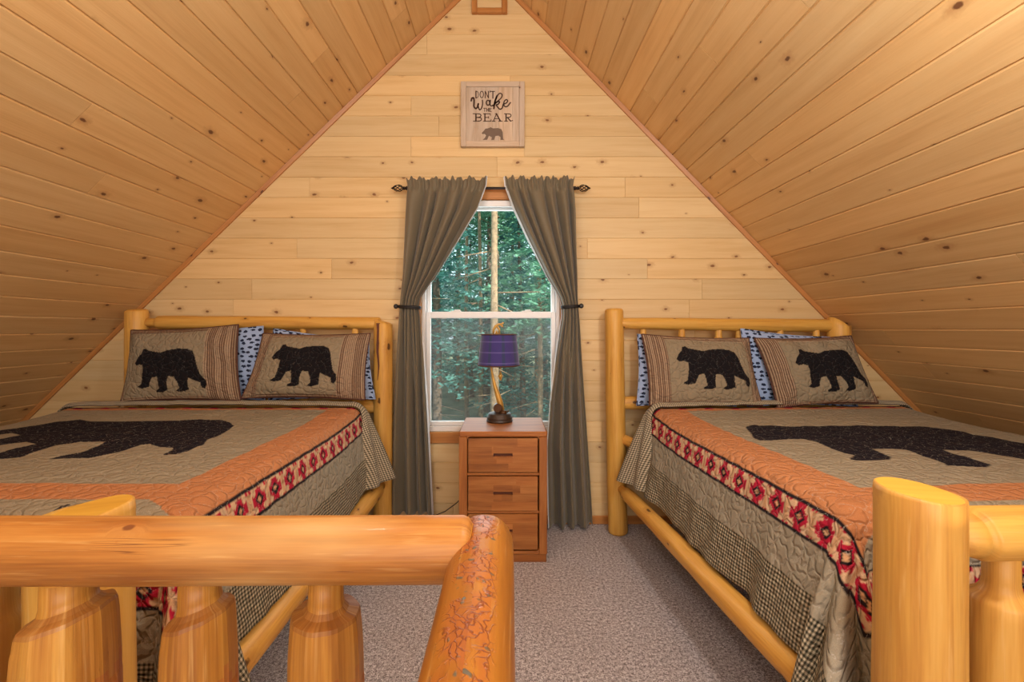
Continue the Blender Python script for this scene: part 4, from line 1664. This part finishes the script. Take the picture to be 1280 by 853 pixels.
mb = MB()
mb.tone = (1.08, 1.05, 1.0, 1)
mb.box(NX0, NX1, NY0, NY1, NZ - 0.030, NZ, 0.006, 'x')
mb.build('top', M['night_wood'], ns)
mb = MB()
ix0, ix1 = nx(584), nx(674)
iz0, iz1 = nz(690), nz(545.5)
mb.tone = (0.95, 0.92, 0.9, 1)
mb.box(NX0, ix0, NY0 + 0.001, NY1, 0.045, NZ - 0.030, 0.003, 'z')
mb.box(ix1, NX1, NY0 + 0.001, NY1, 0.045, NZ - 0.030, 0.003, 'z')
mb.box(ix0, ix1, NY1 - 0.012, NY1, 0.045, NZ - 0.030, 0.002, 'z')
mb.box(ix0, ix1, NY0 + 0.001, NY1 - 0.012, 0.045, iz0, 0.003, 'x')
# rounded corner fillets of the front opening
for (cx, cz, sx, sz) in ((ix0, iz0, 1, 1), (ix1, iz0, -1, 1), (ix0, iz1, 1, -1), (ix1, iz1, -1, -1)):
    r = 0.024
    n = len(mb.v)
    arc = []
    for k in range(9):
        a = PI / 2 * k / 8
        arc.append((cx + sx * (r - r * math.sin(a)), cz + sz * (r - r * math.cos(a))))
    ring = [(cx, cz)] + arc
    if sx * sz < 0:
        ring.reverse()
    m_ = len(ring)
    for yy in (NY0 + 0.001, NY0 + 0.03):
        for (a, b) in ring:
            mb.v.append((a, yy, b))
    mb.smooth = False
    mb.face(tuple(n + i for i in range(m_)))
    for i in range(m_):
        j = (i + 1) % m_
        mb.face((n + i, n + j, n + m_ + j, n + m_ + i))
mb.box(ix0, ix1, NY0 + 0.001, NY1 - 0.012, iz1, NZ - 0.030, 0.002, 'x')
for yp in ((303 + 325) / 2, (510 + 525) / 2):
    zz = nz(c4(0, yp)[1])
    mb.box(ix0, ix1, NY0 + 0.006, NY1 - 0.02, zz - 0.007, zz + 0.007, 0.002)
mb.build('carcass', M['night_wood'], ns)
mb = MB()
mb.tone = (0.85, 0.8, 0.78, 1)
mb.box(NX0 + 0.006, NX1 - 0.004, NY0 + 0.006, NY1 - 0.005, 0.0, 0.043, 0.003, 'x')
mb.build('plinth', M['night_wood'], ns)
for i, (ya, yb) in enumerate(((121, 302), (326, 508), (527, 716))):
    za, zb = nz(c4(0, yb)[1]), nz(c4(0, ya)[1])
    xa, xb = nx(c4(449, 0)[0]), nx(c4(820, 0)[0])
    hz = nz(c4(0, ya + 90)[1])
    h0, h1 = nx(c4(583, 0)[0]), nx(c4(686, 0)[0])
    mb = MB()
    # glued-up staves, leaving the slot open
    nst = 4
    for k in range(nst):
        a, b = za + (zb - za) * k / nst, za + (zb - za) * (k + 1) / nst
        cuts = [xa] + sorted([xa + (xb - xa) * random.uniform(0.3, 0.75)]) + [xb]
        for c0, c1 in zip(cuts[:-1], cuts[1:]):
            for q in rect_minus((c0, c1, a, b), (h0, h1, hz - 0.009, hz + 0.009)):
                mb.tone = tone(0.86, 1.12, 0.03)
                if q[1] - q[0] > 1e-4 and q[3] - q[2] > 1e-4:
                    mb.box(q[0], q[1], NY0 + 0.004, NY0 + 0.022, q[2], q[3], 0.0)
    d = mb.build('drawer', M['night_wood'], ns)
    mb = MB()
    mb.box(h0 - 0.002, h1 + 0.002, NY0 + 0.018, NY0 + 0.026, hz - 0.011, hz + 0.011, 0.002)
    mb.build('handle_slot', M['groove'], d)

# ------------------------------------------------------------------ fishing-rod lamp
LY = 2.78
lx_ = (624.5 - VPX) * LY / FPX
lampo = empty('table_lamp', (lx_, LY, NZ))
tag(lampo, 'small table lamp with blue shade and golden rod stem on the nightstand', 'lamp')
mb = MB()
mb.lathe([(0.080, 0.001), (0.082, 0.010), (0.076, 0.014), (0.079, 0.020), (0.080, 0.030), (0.073, 0.035), (0.072, 0.046), (0.066, 0.052), (0.04, 0.056)],
         (lx_, LY, NZ), 40)
mb.build('base', M['lamp_base'], lampo)
stem = [(627, 514), (625.5, 505), (622.5, 495), (619, 484), (616.5, 473), (614.5, 463), (614, 452), (615, 440), (618, 425), (621, 414)]
mb = MB()
mb.tube([P(x, y, LY) for x, y in stem], [0.018, 0.019, 0.017, 0.013, 0.009, 0.0075, 0.007, 0.006, 0.005, 0.005], seg=18, wob=0.08, seed=2)
mb.build('stem', M['gold'], lampo)
mb = MB()
c = P(622.5, 510, LY)
mb.tube([c + Vector((0, -0.030, 0)), c + Vector((0, -0.026, 0)), c + Vector((0, 0.022, 0)), c + Vector((0, 0.026, 0))], [0.024, 0.028, 0.028, 0.024], seg=26)
c = P(629, 515, LY)
mb.tube([c + Vector((-0.02, -0.03, 0)), c + Vector((0.022, -0.03, 0.0))], 0.015, seg=16)
mb.tube([c + Vector((0.022, -0.03, 0)), c + Vector((0.035, -0.03, 0.012))], 0.004, seg=8)
mb.build('reel', M['reel'], lampo)
sc = P(623.5, 457, LY)
st_ = P(624, 418, LY)
mb = MB()
H = st_.z - sc.z
mb.lathe([(0.130, 0), (0.1085, H)], (sc.x, LY, sc.z), 48, cap=False)
mb.lathe([(0.1065, H), (0.128, 0)], (sc.x, LY, sc.z), 48, cap=False)
mb.build('lamp_shade', M['shade'], lampo)
for nm, rr, zz in (('lower_trim', 0.130, 0.002), ('upper_trim', 0.1085, H - 0.002)):
    mb = MB()
    pts = [(sc.x + rr * math.cos(2 * PI * k / 48), LY + rr * math.sin(2 * PI * k / 48), sc.z + zz) for k in range(49)]
    mb.tube(pts, 0.0042, seg=8, cap=False)
    mb.build(nm, M['shade_trim'], lampo)
mb = MB()
for k in range(3):
    a = 2 * PI * k / 3
    mb.tube([(sc.x, LY, sc.z + H - 0.01), (sc.x + 0.107 * math.cos(a), LY + 0.107 * math.sin(a), sc.z + H - 0.006)], 0.002, seg=6)
mb.tube([P(621, 416, LY), P(623, 440, LY)], 0.012, seg=12)
mb.build('harp', M['gold'], lampo)
mb = MB()   # leaping-fish finial: curved body, forked tail
fin = [(616.5, 418), (617, 412), (620, 407.5), (624, 405.5), (627.5, 406)]
mb.tube([P(x, y, LY) for x, y in fin], [0.005, 0.0075, 0.009, 0.007, 0.002], seg=12)
mb.tube([P(621, 408, LY), P(624, 412, LY), P(624.5, 418, LY)], [0.007, 0.006, 0.004], seg=10)
mb.tube([P(625, 406, LY), P(629, 404, LY), P(630, 403.5, LY)], [0.004, 0.006, 0.002], seg=10)
mb.tube([P(625, 406, LY), P(628, 408, LY), P(629, 409.5, LY)], [0.004, 0.006, 0.002], seg=10)
mb.build('finial', M['gold'], lampo)
mb = MB()
mb.tube([P(625.5, 452, LY), P(625.5, 465, LY)], 0.0015, seg=6)
c = P(625.5, 470, LY)
mb.lathe([(0.001, 0.030), (0.006, 0.022), (0.010, 0.010), (0.018, -0.002), (0.012, -0.008), (0.009, -0.022), (0.001, -0.030)], (c.x, LY, c.z), 14)
mb.build('pull_chain', M['gold'], lampo)
mb = MB()
mb.tube([(NX0 - 0.002, 2.905, 0.235), (NX0 - 0.06, 2.93, 0.165), (NX0 - 0.14, 2.95, 0.10), (NX0 - 0.20, 2.955, 0.075), (NX0 - 0.27, 2.96, 0.072),
         (NX0 - 0.30, 2.975, 0.05), (NX0 - 0.32, 2.975, 0.012)], 0.003, seg=8)
tag(mb.build('lamp_cord', M['black_plastic']), 'thin black lamp cord hanging beside the nightstand against the wall', 'cord')

# ------------------------------------------------------------------ sign
SY = WALL_Y - 0.024


def sp(x, y, d=0.0):
    """a point of the sign, read in the close-up of the photograph (8.127 px per px)"""
    px, py = 560 + x / 8.127, 90 + y / 8.127
    q = P(px, py, SY)
    return Vector((q.x, SY - d, q.z))


sign = empty('wall_sign', tuple(sp(455, 760)))
tag(sign, "square weathered wooden sign reading DON'T Wake THE BEAR with a bear", 'sign')
a, b = sp(130, 762), sp(778, 100)
random.seed(4)
mb = MB()
fw = 0.036
for (x0_, x1_, z0_, z1_, gr) in ((a.x, a.x + fw, a.z, b.z, 'z'), (b.x - fw, b.x, a.z, b.z, 'z'), (a.x + fw, b.x - fw, a.z, a.z + fw, 'x'),
                                 (a.x + fw, b.x - fw, b.z - fw, b.z, 'x')):
    mb.tone = tone(0.95, 1.05, 0.02)
    mb.box(x0_, x1_, SY - 0.010, WALL_Y, z0_, z1_, 0.003, gr)
mb.build('sign_frame', M['sign_wood'], sign)
mb = MB()
xs = [a.x + fw, sp(520, 0).x, sp(655, 0).x, b.x - fw]
for xa, xb in zip(xs[:-1], xs[1:]):
    mb.tone = tone(0.93, 1.05, 0.03)
    mb.box(xa, xb - 0.0008, SY, WALL_Y, a.z + fw, b.z - fw, 0.0006, 'z')
mb.build('sign_board', M['sign_wood'], sign)


def stroke(mb, pts, w):
    """brush stroke painted on the board: w is a width or one width per point (close-up pixels)"""
    n = len(pts)
    w = w * 1.35 if not hasattr(w, '__len__') else w
    ws = [w] * n if not hasattr(w, '__len__') else w
    d = 0.0012
    for i in range(n):
        m_ = len(mb.v)
        k = 8
        for j in range(k):
            an = -2 * PI * j / k
            mb.v.append(tuple(sp(pts[i][0] + ws[i] / 2 * math.cos(an), pts[i][1] + ws[i] / 2 * math.sin(an), d)))
        mb.face(tuple(range(m_, m_ + k)))
        if i < n - 1:
            (x0, y0), (x1, y1) = pts[i], pts[i + 1]
            L = math.hypot(x1 - x0, y1 - y0) or 1
            ox, oy = -(y1 - y0) / L, (x1 - x0) / L
            mb.quad(sp(x0 + ox * ws[i] / 2, y0 + oy * ws[i] / 2, d + 0.0002), sp(x1 + ox * ws[i + 1] / 2, y1 + oy * ws[i + 1] / 2, d + 0.0002),
                    sp(x1 - ox * ws[i + 1] / 2, y1 - oy * ws[i + 1] / 2, d + 0.0002), sp(x0 - ox * ws[i] / 2, y0 - oy * ws[i] / 2, d + 0.0002))


def smoothp(pts, n=5):
    out = []
    m_ = len(pts)
    for i in range(m_ - 1):
        p0, p1, p2, p3 = pts[max(i - 1, 0)], pts[i], pts[i + 1], pts[min(i + 2, m_ - 1)]
        for k in range(n):
            t = k / n
            out.append(tuple(0.5 * ((2 * p1[j]) + (-p0[j] + p2[j]) * t + (2 * p0[j] - 5 * p1[j] + 4 * p2[j] - p3[j]) * t * t +
                                    (-p0[j] + 3 * p1[j] - 3 * p2[j] + p3[j]) * t ** 3) for j in (0, 1)))
    out.append(pts[-1])
    return out


def ell(cx, cy, rx, ry, n=20):
    return [(cx + rx * math.cos(2 * PI * k / n), cy + ry * math.sin(2 * PI * k / n)) for k in range(n + 1)]


mb = MB()
mb.smooth = False
# DON'T
stroke(mb, [(284, 196), (284, 265)], 9)
stroke(mb, smoothp([(284, 196), (302, 203), (309, 230), (302, 258), (284, 265)]), 5)
stroke(mb, ell(343, 230, 18, 33), 6)
stroke(mb, [(378, 266), (378, 197)], 7)
stroke(mb, [(378, 197), (411, 266)], 6)
stroke(mb, [(411, 266), (411, 197)], 7)
stroke(mb, [(429, 192), (427, 208)], 6)
stroke(mb, [(434, 199), (474, 199)], 6)
stroke(mb, [(456, 199), (456, 268)], 8)
# Wake
stroke(mb, smoothp([(236, 294), (242, 270), (258, 264), (265, 285), (264, 325), (264, 352), (280, 372), (298, 360), (308, 325)]), 13)
stroke(mb, smoothp([(308, 325), (308, 355), (322, 386), (341, 368), (352, 325), (350, 288)]), 9)
stroke(mb, ell(407, 314, 18, 25), 10)
stroke(mb, smoothp([(430, 288), (427, 325), (434, 345), (448, 346), (456, 338)]), 9)
stroke(mb, smoothp([(462, 350), (478, 300), (504, 240), (528, 218), (550, 232), (540, 265), (505, 298), (475, 318)]), 9)
stroke(mb, smoothp([(500, 240), (478, 300), (466, 372)]), 13)
stroke(mb, smoothp([(476, 325), (505, 302), (525, 306), (508, 330), (490, 336), (508, 362), (528, 380), (550, 368), (558, 340)]), 10)
stroke(mb, smoothp([(560, 330), (590, 318), (606, 296), (592, 282), (572, 300), (566, 335), (584, 354), (608, 346), (634, 312)]), 10)
# THE
for seg_ in ([(360, 369), (386, 369)], [(373, 369), (373, 403)], [(393, 369), (393, 403)], [(411, 369), (411, 403)], [(393, 386), (411, 386)],
             [(421, 369), (421, 403)], [(421, 369), (440, 369)], [(421, 386), (436, 386)], [(421, 403), (440, 403)]):
    stroke(mb, seg_, 5)
# BEAR with slab serifs
for seg_, w_ in (([(284, 428), (284, 500)], 10), ([(254, 426), (305, 426)], 6), ([(258, 501), (305, 501)], 6),
                 ([(375, 426), (375, 500)], 10), ([(360, 426), (430, 426)], 6), ([(360, 501), (436, 501)], 6), ([(375, 463), (412, 463)], 6),
                 ([(430, 426), (432, 442)], 5), ([(436, 501), (438, 484)], 5), ([(412, 454), (412, 472)], 5),
                 ([(492, 426), (462, 500)], 6), ([(492, 426), (532, 500)], 10), ([(472, 476), (518, 476)], 5), ([(448, 501), (478, 501)], 6),
                 ([(514, 501), (552, 501)], 6), ([(480, 426), (500, 426)], 5),
                 ([(590, 428), (590, 500)], 10), ([(572, 426), (612, 426)], 6), ([(572, 501), (608, 501)], 6), ([(604, 464), (636, 500)], 9),
                 ([(632, 501), (656, 494)], 6)):
    stroke(mb, seg_, w_)
stroke(mb, smoothp([(303, 426), (330, 432), (334, 448), (318, 461), (284, 463)]), 7)
stroke(mb, smoothp([(300, 463), (334, 468), (340, 484), (326, 498), (303, 501)]), 7)
stroke(mb, smoothp([(608, 426), (636, 432), (640, 446), (628, 460), (590, 464)]), 7)
mb.build('lettering', M['ink'], sign)
mb = MB()
mb.smooth = False
sb = [(342, 622), (368, 594), (380, 577), (404, 574), (420, 568), (434, 562), (458, 574), (510, 571), (543, 583), (556, 612), (560, 676), (570, 692),
      (532, 692), (534, 664), (512, 648), (482, 652), (468, 692), (440, 692), (446, 664), (416, 650), (398, 690), (350, 692), (374, 672), (386, 645),
      (372, 630), (350, 633)]
n = len(mb.v)
for (x, y) in reversed(sb):
    mb.v.append(tuple(sp(x, y, 0.0012)))
mb.face(tuple(range(n, n + len(sb))))
mb.build('bear_stencil', M['ink_bear'], sign)

# ------------------------------------------------------------------ forest outside
GZ = -2.9
mb = MB()
mb.smooth = False
mb.quad((-40, 3.4, GZ), (40, 3.4, GZ), (40, 70, GZ + 2), (-40, 70, GZ + 2))
tag(mb.build('ground', M['ground']), kind='structure')


def conifer(height, trunk_r, bare, spread, nbr, seed, mat_leaf, mat_trunk, dens=1.0):
    rs = random.Random(seed)
    root = empty('conifer_tree', (0, 0, 0))
    mb = MB()
    pts, rr = [], []
    for i in range(12):
        t = i / 11
        pts.append((0.12 * math.sin(t * 3 + seed), 0.12 * math.cos(t * 2.4 + seed) - 0.12, height * t))
        rr.append(trunk_r * (1 - 0.85 * t) + 0.01)
    mb.tube(pts, rr, seg=10, wob=0.2, seed=seed)
    for i in range(26):                       # dead lower twigs
        z = rs.uniform(0.08, bare + 0.1) * height
        a = rs.random() * 2 * PI
        l = rs.uniform(0.4, 1.2)
        mb.tube([(0, 0, z), (l * math.cos(a), l * math.sin(a), z + rs.uniform(-0.3, 0.1))], [0.018, 0.004], seg=4)
    mb.build('trunk', M[mat_trunk], root)
    mb = MB()
    mb.smooth = False
    for i in range(nbr):
        t = bare + (1 - bare) * (i / nbr)
        z = height * t
        L = spread * (1 - (t - bare) / (1 - bare)) ** 0.8 + 0.25
        a = i * 2.399 + rs.uniform(-0.3, 0.3)
        ca, sa = math.cos(a), math.sin(a)
        k = int(L * 60 * dens)
        for j in range(k):
            q = rs.uniform(0.12, 1.0)
            d = L * q
            zz = z - 0.22 * d * d / max(L, 0.3) * 1.0 + rs.uniform(-0.10, 0.08)
            w = rs.gauss(0, 0.16 * L * (1.1 - q) + 0.05)
            cx, cy = ca * d - sa * w, sa * d + ca * w
            s_ = rs.uniform(0.05, 0.11)
            b1 = rs.random() * 2 * PI
            ux, uy, uz = math.cos(b1) * s_, math.sin(b1) * s_, rs.uniform(-0.5, 0.1) * s_
            vx, vy, vz = -math.sin(b1) * s_ * 0.35, math.cos(b1) * s_ * 0.35, rs.uniform(-0.5, 0.5) * s_
            n = len(mb.v)
            mb.v += [(cx - ux, cy - uy, zz - uz), (cx + vx, cy + vy, zz + vz), (cx + ux, cy + uy, zz + uz), (cx - vx, cy - vy, zz - vz)]
            mb.face((n, n + 1, n + 2, n + 3), [(0, 0)] * 4)
    mb.build('foliage', M[mat_leaf], root)
    return root


def copy_tree(o):
    c = o.copy()
    COL.objects.link(c)
    for ch in o.children:
        d = ch.copy()
        COL.objects.link(d)
        d.parent = c
    return c


protos = [conifer(11, 0.16, 0.22, 2.3, 95, 1, 'needles', 'bark'), conifer(13, 0.20, 0.30, 2.6, 100, 2, 'needles_b', 'bark'),
          conifer(9, 0.12, 0.08, 1.9, 85, 3, 'needles', 'bark'), conifer(14, 0.085, 0.62, 2.0, 60, 4, 'needles_b', 'pale_bark')]
spots = [(3, -0.20, 9.2, 0.4), (3, -2.2, 12, 1.2), (0, -2.4, 14.5, 0.3), (1, 1.7, 13.5, 2.0), (2, 0.4, 17, 1.1), (0, 3.6, 16, 0.9), (2, -4.6, 15, 2.2),
         (1, -0.9, 20, 3.0), (0, 1.9, 21, 4.0), (3, 0.9, 14.5, 2.6), (1, -3.8, 21, 1.0), (2, 4.6, 21, 5.0), (0, -6.5, 20, 0.2), (1, 6.5, 19, 1.9),
         (0, 0.2, 26, 2.7), (1, 3.2, 27, 0.6), (0, -3.0, 27, 3.3), (1, -6.6, 28, 1.5), (0, 6.8, 28, 2.5), (3, -1.1, 16.5, 3.1), (3, 2.6, 18.5, 0.7),
         (2, -1.9, 24, 0.1), (2, 8.6, 24, 0.1), (2, -9.0, 25, 1.1), (1, 0.9, 33, 1.4), (0, -2.0, 34, 2.1), (1, 4.6, 34, 3.6), (0, -5.4, 35, 0.8), (3, -1.55, 18, 0.2), (3, -0.45, 21, 1.2), (3, 0.15, 23, 2.2), (3, 1.35, 22, 3.2),
         (3, -2.4, 22.5, 4.2), (3, 1.9, 25, 5.2), (3, -0.95, 26, 0.9)]
used = set()
for (k, x, y, a) in spots:
    if k in used:
        o = copy_tree(protos[k])
    else:
        o = protos[k]
        used.add(k)
    o.location = (x, y, GZ + max(0, (y - 3.4) * 2 / 66.6) - 0.02)
    o.rotation_euler = (0, 0, a)
    s_ = 1.0 if k != 3 else 1.0
    near = 'beyond the window, well back in the forest' if y > 13 else 'beyond the window'
    kinds = ['blue-green conifer', 'tall green conifer with bare lower trunk', 'short bushy conifer', 'slim pine with bare pale trunk']
    if (k, y) == (3, 9.2):
        tag(o, 'slim bare pale pine trunk standing nearest in the middle of the window', 'tree')
    else:
        tag(o, kinds[k] + ' standing deep in the forest seen through the window', 'tree', 'forest ' + kinds[k] + 's')
